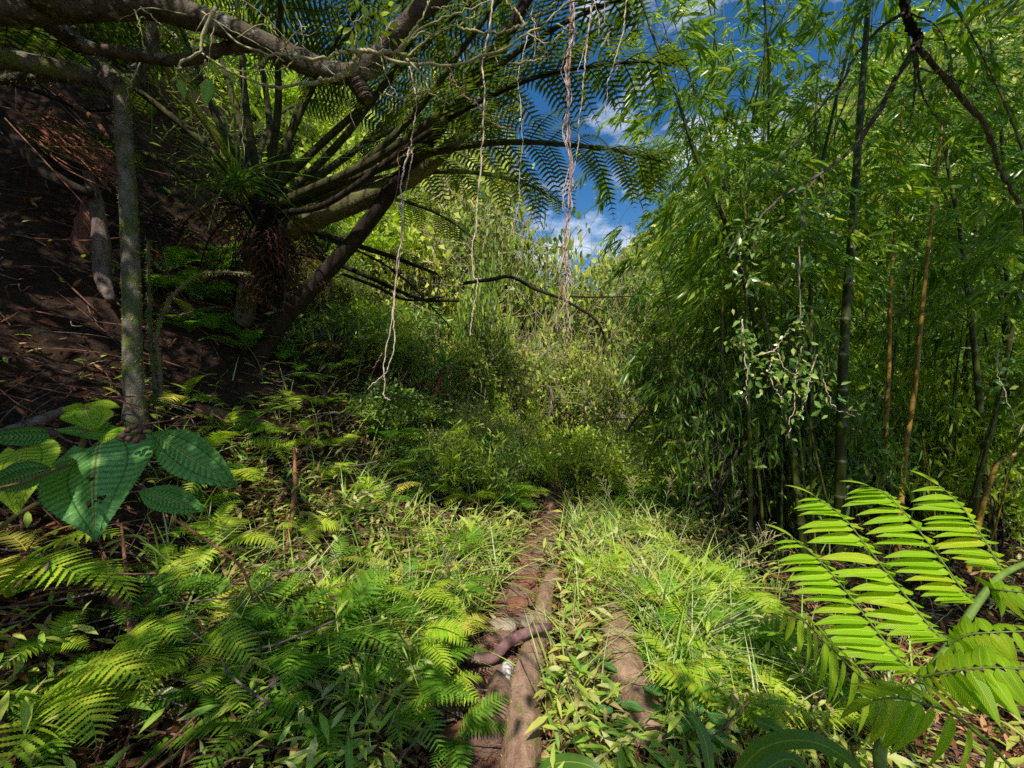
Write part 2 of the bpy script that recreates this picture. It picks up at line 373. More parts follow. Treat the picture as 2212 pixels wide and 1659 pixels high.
tag(mb.build('distant_forest', M['shrub']), 'sunlit forest canopy covering the steep far hillside at upper right', 'forest', kind='stuff')

# sun: behind the viewpoint, high
EL, AZ = math.radians(52), math.radians(187)
SUN = A(math.cos(EL) * math.sin(AZ), math.cos(EL) * math.cos(AZ), math.sin(EL))
# ------------------------------------------------------------------ ground cover that nobody could count
def sample(n, plo, phi, dlo, dhi, ok=None):
    px = R.uniform(plo, phi, n); d = np.exp(R.uniform(np.log(dlo), np.log(dhi), n))
    x = (px - 1106) / F * d
    nr = np.clip((2.7 - d) / .5, 0, 1); keep = np.abs(x - xc(d) + .06 + .09 * nr) > .10 + .07 * R.random(n) + .03 * (d < 3) + .09 * nr
    # not on the logs that line the path
    if ok is not None: keep &= ok(x, d)
    x, d = x[keep], d[keep]
    return x, d, H(x, d)

LOG_A = [P(1118, 1760, 1.52), G(1126, 1600), G(1134, 1540), G(1152, 1440), G(1166, 1370), G(1184, 1290), G(1198, 1250)]
LOG_B = [G(1392, 1640), G(1375, 1570), G(1350, 1470), G(1335, 1400), G(1322, 1350)]
LA = spl(LOG_A, 30); LB = spl(LOG_B, 30)
def offlogs(x, y, m=.10):
    k = np.ones(len(x), bool)
    for L in (LA, LB):
        dd = np.min(np.hypot(x[:, None] - L[None, :, 0], y[:, None] - L[None, :, 1]), axis=1); k &= dd > m
    return k
def bankdark(x, y):          # 1 on the bare dark soil high on the left bank
    return np.clip((xc(y) - x - 2.0) / .8, 0, 1) * np.clip((6.0 - y) / 1.5, 0, 1)
def grove(x, y): return np.clip((x - xc(y) - 1.1 - .1 * y) / .4, 0, 1)

def cover(name, tpl, mat, x, y, z, lift, smin, smax, up, var, label, cat, flat=0.):
    k = len(x); az = R.uniform(0, 2 * np.pi, k)
    e = R.normal(up, .35, k)
    d = np.stack([np.cos(az) * np.cos(e), np.sin(az) * np.cos(e), np.sin(e)], -1)
    n = nrm(A(0, 0, 1) + rdir(k) * .5)
    p = np.stack([x, y, z + lift], -1)
    mb = MB(); place(mb, tpl, p, d, n, R.uniform(smin, smax, k) * (.8 + .07 * y), var); 
    return tag(mb.build(name, mat), label, cat, kind='stuff')

x, y, z = sample(27000, -250, 2450, .95, 9, offlogs)
w = (1 - .92 * bankdark(x, y)) * (1 - .75 * grove(x, y)) * (.42 + .58 * (np.sin(x * 5.3 + 2 * np.sin(y * 2.1)) * np.sin(y * 4.7 + x) > -.25)) * (1 - .78 * np.clip((-.55 - x) / .4, 0, 1) * np.clip((2.9 - y) / .5, 0, 1)); k = R.random(len(x)) < w; x, y, z = x[k], y[k], z[k]
tall = .02 + .22 * R.random(len(x)) ** 1.5
cover('low_leafy_plants', T_BASK, M['basket'], x, y, z, tall, .065, .13, .2, np.clip(R.normal(.52, .28, len(x)), 0, 1),
      'short grassy leaves mixed green and straw coloured carpeting both sides of the dirt path', 'ground cover')
x, y, z = sample(30000, -250, 2450, .95, 7, lambda a, b: offlogs(a, b, .06))
k = R.random(len(x)) < .85 - .5 * bankdark(x, y); x, y, z = x[k], y[k], z[k]
cover('leaf_litter', T_LITTER, M['litter'], x, y, z, .01 + .05 * R.random(len(x)), .05, .13, .05, R.random(len(x)) ** 1.3,
      'brown and tan dead leaves littering the soil between the ferns', 'leaf litter')
x, y, z = sample(9000, 300, 2000, 1.7, 8, offlogs)
w = (1 - bankdark(x, y)) * (1 - .8 * grove(x, y)) * np.where(x > xc(y), 1., .55); k = R.random(len(x)) < w; x, y, z = x[k], y[k], z[k]
cover('long_grass', T_GRASS, M['grass'], x, y, z, 0., .16, .42, 1.05, np.clip(R.normal(.55, .28, len(x)), 0, 1),
      'long thin arching grass blades, green and straw, beside the path', 'grass')
x, y, z = sample(9000, 480, 1900, 1.7, 5.5, offlogs)
w = (1 - bankdark(x, y)) * (1 - grove(x, y)) * (.35 + .65 * (np.sin(x * 4.1 + 1) * np.sin(y * 3.3) > -.1)); k = R.random(len(x)) < w; x, y, z = x[k], y[k], z[k]
cover('dry_straw', T_BASK, M['straw'], x, y, z, .02 + .16 * R.random(len(x)) ** 1.5, .06, .14, .1, R.random(len(x)),
      'straw coloured dried grass leaves in the sunlit patches beside the path', 'dry grass')
# fine dead stems lying every way through the undergrowth
mb = MB(); x, y, z = sample(900, -100, 2300, 1.4, 7, offlogs)
for a, b, c in zip(x, y, z):
    L = R.uniform(.15, .6); v = A(R.normal(), R.normal(), .25 * R.normal()); v = nrm(v) * L
    p0 = A(a, b, c + .03 + .06 * R.random()); q = p0 + v; q[2] = max(q[2], float(H(q[0], q[1])) + .02)
    tube(mb, spl([p0, (p0 + q) / 2 + R.normal(size=3) * .03, q], 5), R.uniform(.0015, .005), 4, R.random(), cap=False)
tag(mb.build('dead_stems', M['stick_grey']), 'thin dry stems lying tangled across the bank and undergrowth', 'dead stems', kind='stuff')
mb = MB(); x, y, z = sample(420, -100, 1150, 1.4, 6, offlogs)
for a, b, c in zip(x, y, z):
    L = R.uniform(.2, .75); v = nrm(A(R.normal() + .6, R.normal() * .6, -.35 + .3 * R.normal())) * L
    p0 = A(a, b, c + .05 + .06 * R.random()); q = p0 + v; q[2] = max(q[2], float(H(q[0], q[1])) + .02)
    tube(mb, spl([p0, (p0 + q) / 2 + R.normal(size=3) * .02, q], 5), R.uniform(.002, .006), 5, R.random(), cap=False)
tag(mb.build('dry_fern_stalks', M['stick']), 'reddish brown dry fern stalks strewn over the left bank', 'dry stalks', kind='stuff')

# ------------------------------------------------------------------ logs, stones, can, sticks on the trail
def rodthing(name, label, cat, pts, rad, mat, n=24, sides=9, rough=.12, group=None, var=.5):
    pts = np.asarray(pts, float); o0 = pts[0].copy()
    mb = MB(); p = spl(pts - o0, n); r = np.interp(np.linspace(0, 1, n), np.linspace(0, 1, len(rad)), rad) if np.ndim(rad) else rad
    tube(mb, p, r, sides, var, rough)
    o = mb.build(name, mat); o.location = tuple(o0); return tag(o, label, cat, group)

def logthing(label, pts, rad, off):
    p = [q + A(off + .012 * math.sin(i * 2.1), 0, r * .95) for i, (q, r) in enumerate(zip(pts, rad))]
    o = rodthing('fallen_log', label, 'log', p, rad, M['log'], 60, 18, .07)
    o.name = 'fallen_log'
    mb = MB(); k = 1300; q = spl(p, 200)[R.integers(0, 200, k)] - A(*o.location); rr = np.interp(R.integers(0, 200, k), [0, 199], [rad[0], rad[-1]])
    a = R.choice([-1, 1], k) * R.uniform(.7, 1.6, k); q = q + np.stack([np.sin(a) * rr, 0 * a, np.cos(a) * rr], -1)
    place(mb, T_MOSS, q, nrm(np.stack([np.sin(a), R.normal(size=k) * .4, np.cos(a) + .2], -1)), rdir(k), R.uniform(.006, .015, k), R.random(k) * .5)
    mb.build('moss', M['moss'], o); return o
ra = [.078, .076, .072, .07, .06, .052, .045]
logthing('long reddish brown log lying along the right edge of the dirt path', LOG_A, ra, 0)
logthing('thick mossy log half hidden in grass, right of the path log', LOG_B, [.085, .095, .095, .09, .075], 0)

def stone(label, c, s, mat, rz=0., name='rock'):
    n, m = 16, 22; th = np.linspace(.02, np.pi - .02, n); ph = np.linspace(0, 2 * np.pi, m, endpoint=False)
    D = np.stack([np.sin(th)[:, None] * np.cos(ph), np.sin(th)[:, None] * np.sin(ph), np.repeat(np.cos(th)[:, None], m, 1)], -1)
    ax = rdir(7); off = R.uniform(.55, .95, 7); r = np.ones((n, m))
    for a, o in zip(ax, off):
        dt = D @ a; r = np.where(dt > o, np.minimum(r, o / np.maximum(dt, .01) + .02), r)
    r = r + .035 * np.sin(D[..., 0] * 7 + D[..., 1] * 5) * np.sin(D[..., 2] * 9) + .015 * R.normal(size=(n, m))
    V = D * r[..., None] * np.asarray(s); cr, sr = math.cos(rz), math.sin(rz)
    V = np.stack([V[..., 0] * cr - V[..., 1] * sr, V[..., 0] * sr + V[..., 1] * cr, V[..., 2]], -1)
    i = np.arange(n - 1)[:, None] * m; j = np.arange(m)[None]; j2 = (j + 1) % m
    q = np.stack([i + j, i + m + j, i + m + j2, i + j2], -1).reshape(-1, 4)
    mb = MB(); mb.add(V.reshape(-1, 3), q, np.full((n * m, 3), .5)); o = mb.build(name, mat); o.location = tuple(c)
    return tag(o, label, 'rock')
def gs(px, py, dz=.02): return G(px, py) + A(0, 0, dz + .035)
stone('smooth oval brown rock lying against the path log, nearest the viewer', gs(1078, 1535, .03), (.075, .16, .07), M['rock'], .35)
stone('dark brown rock sunk in shade at the bottom of the path', gs(1050, 1615, .0), (.10, .14, .07), M['rock'], .2)
stone('pale cream stone on the path beside the log', gs(1140, 1368, .02), (.085, .10, .06), M['rock_pale'])
stone('flat tan stone left of the pale cream stone', gs(1082, 1372, .01), (.10, .07, .045), M['rock_pale'], .3)
stone('broad reddish stone stepping up the middle of the path', gs(1118, 1318, .0), (.085, .07, .05), M['rock_red'], .2)
stone('reddish stone below the broad step in the path', gs(1130, 1345, .0), (.07, .05, .04), M['rock_red'], -.2)
stone('small red rock at the left edge of the path under the bright fern', gs(1030, 1558, .02), (.05, .05, .04), M['rock_red'])
stone('flat red rock near the bottom left of the path', gs(1000, 1610, .01), (.11, .07, .035), M['rock_red'], .1)
for i, (a, b, s) in enumerate([(1150, 1240, .07), (1128, 1222, .06), (1165, 1205, .07), (1150, 1185, .06), (1185, 1180, .075), (1195, 1160, .06), (1205, 1135, .07), (1140, 1270, .08), (1110, 1290, .06)]):
    o = stone('rough red brown stone among the steps where the path narrows uphill', gs(a, b, .0), (s * R.uniform(.9, 1.4), s, s * .7), M['rock_red' if i % 2 else 'rock'], R.random() * 3); o['group'] = 'stones in the narrow upper path'

mb = MB(); yy_ = np.exp(R.uniform(np.log(1.5), np.log(7), 5200)); hw_ = .17 + .1 * np.clip((2.7 - yy_) / .5, 0, 1); xx_ = xc(yy_) - .07 - .09 * np.clip((2.7 - yy_) / .5, 0, 1) + R.normal(size=5200) * hw_ * .55
OCT = (A([1, 0, 0], [0, 1, 0], [-1, 0, 0], [0, -1, 0], [0, 0, .7], [0, 0, -.7]), np.full((6, 3), .5), [np.array([[0, 1, 4], [1, 2, 4], [2, 3, 4], [3, 0, 4], [1, 0, 5], [2, 1, 5], [3, 2, 5], [0, 3, 5]])])
sz_ = R.uniform(.35, 1, 5200) ** 3 * .024
place(mb, OCT, np.stack([xx_, yy_, H(xx_, yy_) + .03], -1), rdir(5200), rdir(5200), np.stack([sz_, sz_ * R.uniform(.6, 1.4, 5200), sz_ * .7], -1), R.random(5200))
tag(mb.build('gravel', M['rock_pale' if False else 'rock_red'], None, False), 'small reddish pebbles and crumbs of soil scattered on the dirt path', 'gravel', kind='stuff')
# drink can
cb = gs(1090, 1505, .025); can = thing('drink_can', 'weathered white drink can lying in the hollow beside the path log', 'can', cb)
mb = MB(); L = .118; ax = nrm(A(.16, 1, .18))
prof = [(0, .022), (.004, .026), (.012, .031), (.03, .033), (.09, .033), (.108, .031), (.116, .025), (.118, .024)]
tube(mb, [ax * t for t, _ in prof], [r for _, r in prof], 24, cap=False); mb.build('body', M['can'], can)
mb = MB(); tube(mb, [ax * .0035, ax * .0025], [.023, .02], 24); mb.build('lid', M['can'], can)
mb = MB(); c0 = ax * -.0005 + A(0, 0, .008); tube(mb, [c0 + ax * .002, c0 - ax * .0012], [.009, .009], 14); mb.build('mouth_hole', M['hole'], can)
mb = MB(); tube(mb, [ax * .117, ax * .1185], [.024, .002], 24); mb.build('end_cap', M['can'], can)

def gp(px, py, dz): return G(px, py) + A(0, 0, dz)
rodthing('fallen_branch', 'crooked purplish brown branch lying across the path onto the log', 'branch',
         [gp(1008, 1452, .07), gp(1040, 1462, .09), gp(1068, 1462, .10), gp(1095, 1450, .14), gp(1130, 1440, .17), gp(1165, 1430, .18), gp(1190, 1425, .17)], [.02, .027, .03, .027, .026, .024, .018], M['purple_stick'], 40, 12, .06)
rodthing('cut_log', 'short dark log with a cut reddish end, left of the path', 'log', [gp(835, 1500, .04), gp(905, 1440, .06)], [.06, .05], M['stick'], 12, 12, .06)
rodthing('dark_post', 'dark charred looking post sunk upright at the left edge of the path', 'post', [gp(1015, 1640, -.05), gp(1022, 1550, .0), gp(1032, 1490, .03)], [.05, .048, .042], M['bark_dark'], 14, 12, .07)
rodthing('bark_strip', 'curved strip of tan bark leaning in the bottom of the path', 'bark', [gp(1060, 1620, .05), gp(1056, 1590, .1), gp(1045, 1560, .1)], [.012, .02, .006], M['rock_pale'], 12, 6, .1)
rodthing('fallen_stick', 'straight reddish brown stick slanting down toward the cut log', 'stick', [gp(650, 1235, .10), gp(710, 1310, .09), gp(800, 1425, .08), gp(830, 1460, .05)], [.026, .028, .024, .02], M['stick'], 24, 9)
rodthing('fallen_stick', 'slender red brown stick standing upright in the lower left undergrowth', 'stick', [gp(285, 1600, .0), gp(288, 1560, .10), gp(278, 1440, .22), gp(262, 1280, .3)], [.009, .010, .009, .005], M['stick'], 24, 8)
rodthing('fallen_stick', 'pale red stick running down from the upright stick', 'stick', [gp(240, 1350, .12), gp(330, 1470, .08), gp(362, 1560, .05)], [.014, .022, .02], M['dead_frond'], 20, 8)
rodthing('fallen_stick', 'bright orange red stalk hanging straight down the lit bank', 'stick', [gp(635, 1040, .25), gp(637, 1100, .22), gp(628, 1190, .16), gp(618, 1240, .12)], [.008, .013, .013, .010], M['dead_frond'], 20, 8)
rodthing('fallen_stick', 'thin straight stick crossing the lit bank below the pale arching fern', 'stick', [gp(585, 1150, .12), gp(630, 1095, .18), gp(685, 1030, .14)], [.007, .008, .006], M['stick'], 12, 6)
rodthing('fallen_stick', 'thin bowed twig under the big veined leaves with one withered leaf', 'twig', [P(370, 1118, 1.5), P(450, 1170, 1.55), P(520, 1225, 1.6), P(545, 1290, 1.65)], [.004, .005, .005, .004], M['dead_frond'], 20, 6)
rodthing('fallen_stick', 'long grey stick slanting through the lower left ferns', 'stick', [gp(650, 1360, .12), gp(610, 1470, .1), gp(570, 1590, .08)], [.018, .02, .016], M['stick_grey'], 20, 8)
rodthing('fallen_stick', 'dark arching stem in the bottom left corner', 'stick', [P(-20, 1540, 1.2), P(60, 1580, 1.25), P(100, 1620, 1.3), P(115, 1690, 1.3)], [.008, .009, .008, .007], M['bark_dark'], 20, 7)
rodthing('fallen_stick', 'pale split cane standing in the bottom left corner', 'stick', [P(205, 1700, 1.45), P(225, 1620, 1.5), P(240, 1555, 1.55)], [.02, .022, .012], M['green_stem'], 12, 6)
rodthing('fallen_stick', 'long thin brown stick at the bottom, left of the path', 'stick', [P(400, 1680, 1.65), P(500, 1590, 1.7), P(620, 1490, 1.75)], [.009, .009, .006], M['stick'], 14, 6)
rodthing('fallen_branch', 'weathered grey branch lying on dark soil behind the veined leaves', 'branch', [gp(0, 965, .06), gp(70, 945, .07), gp(140, 915, .08)], [.03, .035, .02], M['stick_grey'], 20, 9, .1)
rodthing('fallen_branch', 'thick brown dead limb lying on the shaded bank right of the mossy trunk', 'branch', [gp(420, 905, .08), gp(500, 925, .08), gp(620, 945, .07), gp(680, 950, .03)], [.045, .045, .035, .02], M['stick'], 24, 9, .1)
rodthing('fallen_branch', 'slanting dead stem on the shaded bank below the dark leaning trunk', 'branch', [gp(640, 780, .15), gp(690, 860, .12), gp(740, 940, .08)], [.03, .035, .025], M['bark_dark'], 20, 8, .1)
rodthing('fallen_branch', 'dark rotten stem standing on the slope near the middle', 'branch', [gp(935, 975, .2), gp(925, 940, .25), gp(905, 885, .2)], [.05, .045, .03], M['bark_dark'], 14, 8, .1)
st = rodthing('broken_trunk', 'broken hanging brown trunk on the dark bank left of the mossy trunk', 'tree trunk', [P(188, 372, 3.3), P(205, 430, 3.3), P(218, 520, 3.3), P(222, 600, 3.3), P(240, 650, 3.25)], [.03, .045, .055, .058, .03], M['stick_grey'], 30, 10, .08)
rodthing('broken_trunk', 'short reddish rotten stump sunlit on the upper left bank', 'stump', [P(205, 430, 3.6), P(195, 480, 3.6), P(180, 560, 3.6)], [.07, .09, .1], M['stick'], 14, 10, .12)
for k, (lab, pts, r) in enumerate([
    ('long orange dead frond stalk sloping down to the mossy trunk', [(40, 245, 3.2), (120, 300, 3.2), (200, 340, 3.15), (270, 385, 3.1)], .02),
    ('pale pink dead stalk sunlit above the orange frond stalk', [(60, 140, 3.6), (130, 205, 3.5), (200, 255, 3.4), (235, 300, 3.3)], .022),
    ('thin straight orange straw slanting across the upper left bank', [(10, 255, 2.6), (80, 330, 2.6), (180, 440, 2.6)], .004),
    ('thick dark fallen stem at the left edge above the bare soil', [(-40, 200, 3.1), (30, 290, 3.1), (110, 380, 3.1), (200, 420, 3.2)], .05),
    ('thin dark stalk crossing behind the mossy trunk near its top', [(-20, 170, 3.5), (90, 200, 3.5), (180, 235, 3.5), (260, 235, 3.5)], .02)]):
    rodthing('dead_stalk', lab, 'dead stalk', [P(*q) for q in pts], [r * .8, r, r, r * .6], M['dead_frond'] if k < 3 else M['bark_dark'], 20, 8, .1)
mb = MB(); b0 = P(120, 290, 3.2)
for i in range(46):
    s = P(R.uniform(30, 120), R.uniform(235, 300), 3.25) - b0; e = P(R.uniform(230, 300), R.uniform(350, 420), 3.1) - b0
    tube(mb, spl([s, (s + e) / 2 + R.normal(size=3) * .05, e], 6), R.uniform(.002, .006), 4, R.random(), cap=False)
o = mb.build('dry_fibres', M['dead_frond']); o.location = tuple(b0); tag(o, 'bundle of orange dry fibres hanging on the upper left bank', 'dead frond')

# ------------------------------------------------------------------ mossy tree, overhanging limbs, leaning trunks
def mossfur(mb, p, r, k, smin=.01, smax=.03, patchy=False):
    p = np.asarray(p); i = R.integers(0, len(p), k); T = nrm(np.gradient(p, axis=0))[i]
    d = rdir(k); d = nrm(d - T * np.sum(d * T, -1, keepdims=True))
    if patchy:
        a_ = np.arctan2(d[:, 1], d[:, 0]); f_ = np.sin(i * .55 + 2 * a_) + np.sin(i * .23 - a_ * 1.3 + 1) + .7 * np.cos(a_ + .3); kp = f_ + R.normal(size=k) * .35 > .02; i, T, d = i[kp], T[kp], d[kp]; k = len(i)
    rr = np.broadcast_to(r, (len(p),))[i]
    q = p[i] + d * (rr * .95)[:, None] + T * R.normal(size=(k, 1)) * .01
    place(mb, T_MOSS, q, nrm(d + rdir(k) * .6 - A(0, 0, .3)), rdir(k), R.uniform(smin, smax, k), R.random(k))

g = G(292, 925); dm = g[1]
tree = thing('mossy_tree', 'slim upright trunk furred with green moss on the left bank', 'tree', g)
pts = [g + A(0, 0, -.15)] + [P(a, b, dm) for a, b in [(291, 880), (287, 780), (284, 650), (280, 520), (274, 400), (268, 300), (263, 225), (262, 185)]]
tp = spl(np.array(pts) - g, 60); tr = np.interp(np.linspace(0, 1, 60), [0, .05, .15, .6, 1], [.11, .085, .060, .050, .046]) * dm / 3.0
mb = MB(); tube(mb, tp, tr, 14, .5, .05); mb.build('trunk', M['bark_moss'], tree)
mb = MB(); mossfur(mb, tp, tr, 6500, .004, .012 * dm / 2.4, True); mb.build('moss', M['moss'], tree)
for pts, r in [([(262, 190, dm), (215, 172, 2.9), (130, 150, 2.75), (0, 125, 2.6), (-120, 110, 2.5)], [.07, .06, .06, .055, .05]),
               ([(262, 190, dm), (300, 150, 3.0), (330, 80, 2.95), (300, -60, 2.8)], [.05, .04, .035, .03]),
               ([(262, 190, dm), (190, 110, 2.9), (110, 30, 2.8), (60, -60, 2.7)], [.05, .045, .04, .035]),
               ([(0, 172, 2.8), (70, 168, 2.8), (140, 165, 2.8), (200, 172, 2.85)], [.03, .032, .03, .02])]:
    mb = MB(); p = spl([P(*q) for q in pts], 30) - g; r = np.interp(np.linspace(0, 1, 30), np.linspace(0, 1, len(r)), r)
    tube(mb, p, r, 10, .5, .08); mossfur(mb, p, r, 500); mb.build('branch', M['bark_moss'], tree)
g2 = G(335, 900); 
for lab, pts, r in [('thin mossy stem rising close beside the mossy trunk', [(338, 890), (334, 820), (325, 740), (322, 640), (320, 520)], .014),
                    ('second thin mossy stem just right of the mossy trunk, lower and bent', [(345, 880), (345, 800), (338, 730), (350, 680), (372, 640), (425, 596), (480, 588), (541, 592)], .012)]:
    o = rodthing('mossy_sapling', lab, 'sapling', [P(a, b, g2[1]) for a, b in pts], [r * 1.4, r, r, r * .6], M['bark_moss'], 40, 8, .15)
    mb = MB(); mossfur(mb, spl([P(a, b, g2[1]) for a, b in pts], 40) - A(*o.location), r, 900, .006, .018); mb.build('moss', M['moss'], o)

over = thing('overhanging_tree', 'big leaning tree whose heavy bark limbs cross the top left of the view', 'tree', onG(-4.6, 1.4))
ob = A(*over.location)
LIMB = [A(-4.6, 1.4, float(H(-4.6, 1.4)) - .2), A(-4.2, 1.8, 3.2), P(-260, -20, 2.3), P(-60, 12, 2.4), P(120, 18, 2.5), P(300, 10, 2.55), P(430, 38, 2.6), P(560, 88, 2.65), P(660, 135, 2.7), P(735, 158, 2.72), P(795, 145, 2.7), P(845, 85, 2.65), P(895, 30, 2.6), P(960, -70, 2.5), A(-1.0, 1.9, 4.2), A(-1.5, .8, 5.2)]
def limb(pts, r, name='limb', mat='bark_limb', fur=0):
    mb = MB(); p = spl(pts, 70) - ob; rr = np.interp(np.linspace(0, 1, 70), np.linspace(0, 1, len(r)), r)
    rr = rr * (1 + .13 * np.sin(np.arange(70) * .9) * np.sin(np.arange(70) * .37 + 1)); tube(mb, p, rr, 14, .5, .09)
    if fur: mossfur(mb, p, rr, fur, .008, .02)
    mb.build(name, M[mat], over)
limb(LIMB, [.2, .14, .09, .085, .08, .074, .068, .066, .064, .062, .062, .058, .054, .05, .036, .03], 'trunk', fur=3000)
limb([P(760, 160, 2.72), P(778, 190, 2.73), P(792, 218, 2.74)], [.06, .052, .045], 'stub')
limb([P(100, 50, 2.6), P(173, 97, 2.7), P(288, 119, 2.75), P(396, 130, 2.75), P(486, 104, 2.7), P(545, 98, 2.66)], [.045, .04, .036, .034, .036, .04], 'limb', fur=300)
limb([P(120, 18, 2.5), A(-2.6, 1.4, 4.2), A(-2.4, .4, 5.0), A(-1.6, -1.2, 5.4)], [.09, .08, .06, .03])
limb([P(-100, 12, 2.4), A(-4.2, 1.6, 4.4), A(-4.6, .6, 5.2)], [.09, .07, .03])

def lean(name, label, pts, r, mat, fur=0):
    g = A(*pts[0]); t = thing(name, label, 'tree', g); p = spl(np.array(pts) - g, 60)
    rr = np.interp(np.linspace(0, 1, 60), np.linspace(0, 1, len(r)), r); mb = MB(); tube(mb, p, rr, 12, .5, .06); mb.build('trunk', M[mat], t)
    if fur: mb = MB(); mossfur(mb, p, rr, fur, .006, .018); mb.build('moss', M['moss'], t)
    return t
g = G(556, 765); dl = g[1]
kd = dl / 5.2
tD = lean('leaning_tree', 'dark straight trunk leaning diagonally up from the bank to the top centre', [g + A(0, 0, -.1)] + [P(a, b, dl - c * kd) for a, b, c in [(600, 705, .1), (690, 605, .3), (780, 500, .5), (850, 405, .65), (905, 335, .8), (965, 250, .95), (1045, 140, 1.1), (1110, 50, 1.2), (1160, -50, 1.3)]],
          np.array([.11, .10, .09, .085, .08, .074, .068, .062, .056, .05]) * kd, 'bark_dark', 500)
g = G(527, 690); dc = g[1]; dc = min(dc, 5.0)
tC = lean('curved_tree', 'pale olive trunk curving out of the bank in an arch under the tree fern', [P(520, 760, dc), P(528, 680, dc), P(545, 590, dc - .1), P(568, 543, dc - .2), P(622, 497, dc - .35), P(700, 462, dc - .5), P(780, 430, dc - .6), P(850, 400, dc - .7), P(905, 368, dc - .8), P(990, 300, dc - .9), P(1080, 215, dc - 1)],
          np.array([.1, .1, .1, .105, .11, .105, .098, .09, .085, .05, .02]) * dc / 4.6, 'bark_pale', 900)

for k, (lab, pts, r) in enumerate([
    ('thick dark dead branch sloping down right from the arching trunk', [(650, 492, 4.8), (740, 520, 4.9), (850, 556, 5), (945, 592, 5.2)], .034),
    ('dark dead branch crossing behind the leaning trunk at mid height', [(590, 535, 5.4), (700, 560, 5.3), (800, 600, 5.3), (905, 645, 5.4), (990, 650, 5.6)], .03),
    ('brownish dead branch, lowest of those crossing the leaning trunk', [(740, 592, 5.2), (810, 618, 5.2), (880, 648, 5.3), (960, 641, 5.5)], .02),
    ('long thin dark twig pointing down from the arching trunk toward the centre', [(688, 512, 4.6), (780, 545, 4.7), (870, 600, 4.8), (975, 708, 5)], .014),
    ('crooked dark branch reaching right through the centre foliage', [(1000, 612, 6.2), (1060, 604, 6.2), (1104, 598, 6.2), (1158, 625, 6.2), (1223, 650, 6.2), (1288, 692, 6.2), (1308, 740, 6.2)], .026),
    ('thin level twig at the right of the centre foliage', [(1225, 640, 6.3), (1290, 642, 6.3), (1370, 640, 6.3)], .012),
    ('forked brown branch sweeping over the dark hollow at the end of the trail', [(1191, 940, 6.8), (1212, 943, 6.8), (1250, 921, 6.8), (1264, 903, 6.8), (1262, 876, 6.9), (1281, 860, 7)], .024),
    ('right fork of branch above the dark hollow', [(1248, 922, 6.8), (1279, 914, 6.8), (1303, 905, 6.8), (1356, 905, 6.9)], .018),
    ('reddish trunk leaning beside the dark hollow under a bright green spray', [(1172, 925, 7.5), (1181, 908, 7.5), (1190, 888, 7.5), (1193, 860, 7.5), (1188, 835, 7.5)], .05),
    ('dark slanting stem under the forked branch near the trail end', [(1192, 944, 6.7), (1206, 962, 6.6), (1222, 985, 6.5)], .022),
    ('dark branch slanting up right beside the pale cliff gap', [(1318, 985, 6.5), (1345, 950, 6.6), (1365, 915, 6.8), (1395, 880, 7)], .03)]):
    rodthing('dead_branch', lab, 'branch', [P(*q) for q in pts], [r, r, r * .8, r * .5], M['bark_dark' if k != 8 else 'stick_grey'], 26, 8, .15)
# ------------------------------------------------------------------ tree fern with twice divided fronds
def frond3(par, pts, start, Lp, up=A(0, 0, 1), ql=.092, mat='treefern', smat='stipe', r0=.022, npin=15, droop=.35, sp=.038, fwd=.30):
    o = A(*par.location); c = spl(pts, 80) - o; T = nrm(np.gradient(c, axis=0)); ln = np.concatenate([[0], np.cumsum(np.linalg.norm(np.diff(c, axis=0), axis=1))]); 
    mb = MB(); tube(mb, c, np.interp(np.linspace(0, 1, 80), [0, .3, 1], [r0 * 1.3, r0, .004]), 8, .5, .05)
    fr = mb.build('frond', M[smat], par)
    lv = MB(); P0, D0, N0, S0, V0 = [], [], [], [], []
    for t in np.linspace(start, .99, npin):
        i = min(79, int(t * 79)); u = (t - start) / (1 - start)
        prof = (math.sin(math.pi * min(1, .25 + .75 * u) ** 1.05) ** .7) * (1 if u < .97 else .6) + .05
        l = Lp * max(.1, prof) * R.uniform(.93, 1.05)
        U = nrm(up - T[i] * np.dot(up, T[i])); S = np.cross(T[i], U)
        for s in (-1, 1):
            if R.random() < .045: continue
            D = nrm(S * s * .95 + T[i] * (fwd + .35 * u) + U * R.normal() * .12 + T[i] * R.normal() * .07)
            n = max(6, int(l / sp)); rr = (np.arange(n) + .6) / n
            dro = droop * R.uniform(.6, 1.7)
            pc = c[i] + D * (rr * l)[:, None] - U * (dro * l * rr ** 2)[:, None]
            dt = nrm(D[None] - U[None] * (2 * dro * rr)[:, None])
            qs = np.cross(dt, U); nn = np.cross(qs, dt)
            q = ql * np.clip(1.15 * (1 - rr ** 2.6), .12, 1) * min(1, l / .25)
            v = R.uniform(.2, .8)
            for w in (-1, 1):
                P0.append(pc); D0.append(nrm(qs * w + dt * .32 - nn * .12)); N0.append(nn); S0.append(q); V0.append(np.full(n, v) + R.normal(size=n) * .08)
            cc = np.vstack([c[i][None], pc[::max(1, n // 5)]]); tube(lv, cc, np.linspace(.005, .0015, len(cc)), 3, .2, cap=False)
    place(lv, T_PINNULE, np.concatenate(P0), np.concatenate(D0), np.concatenate(N0), np.concatenate(S0), np.clip(np.concatenate(V0), 0, 1))
    lv.build('leaflets', M[mat], fr); return fr

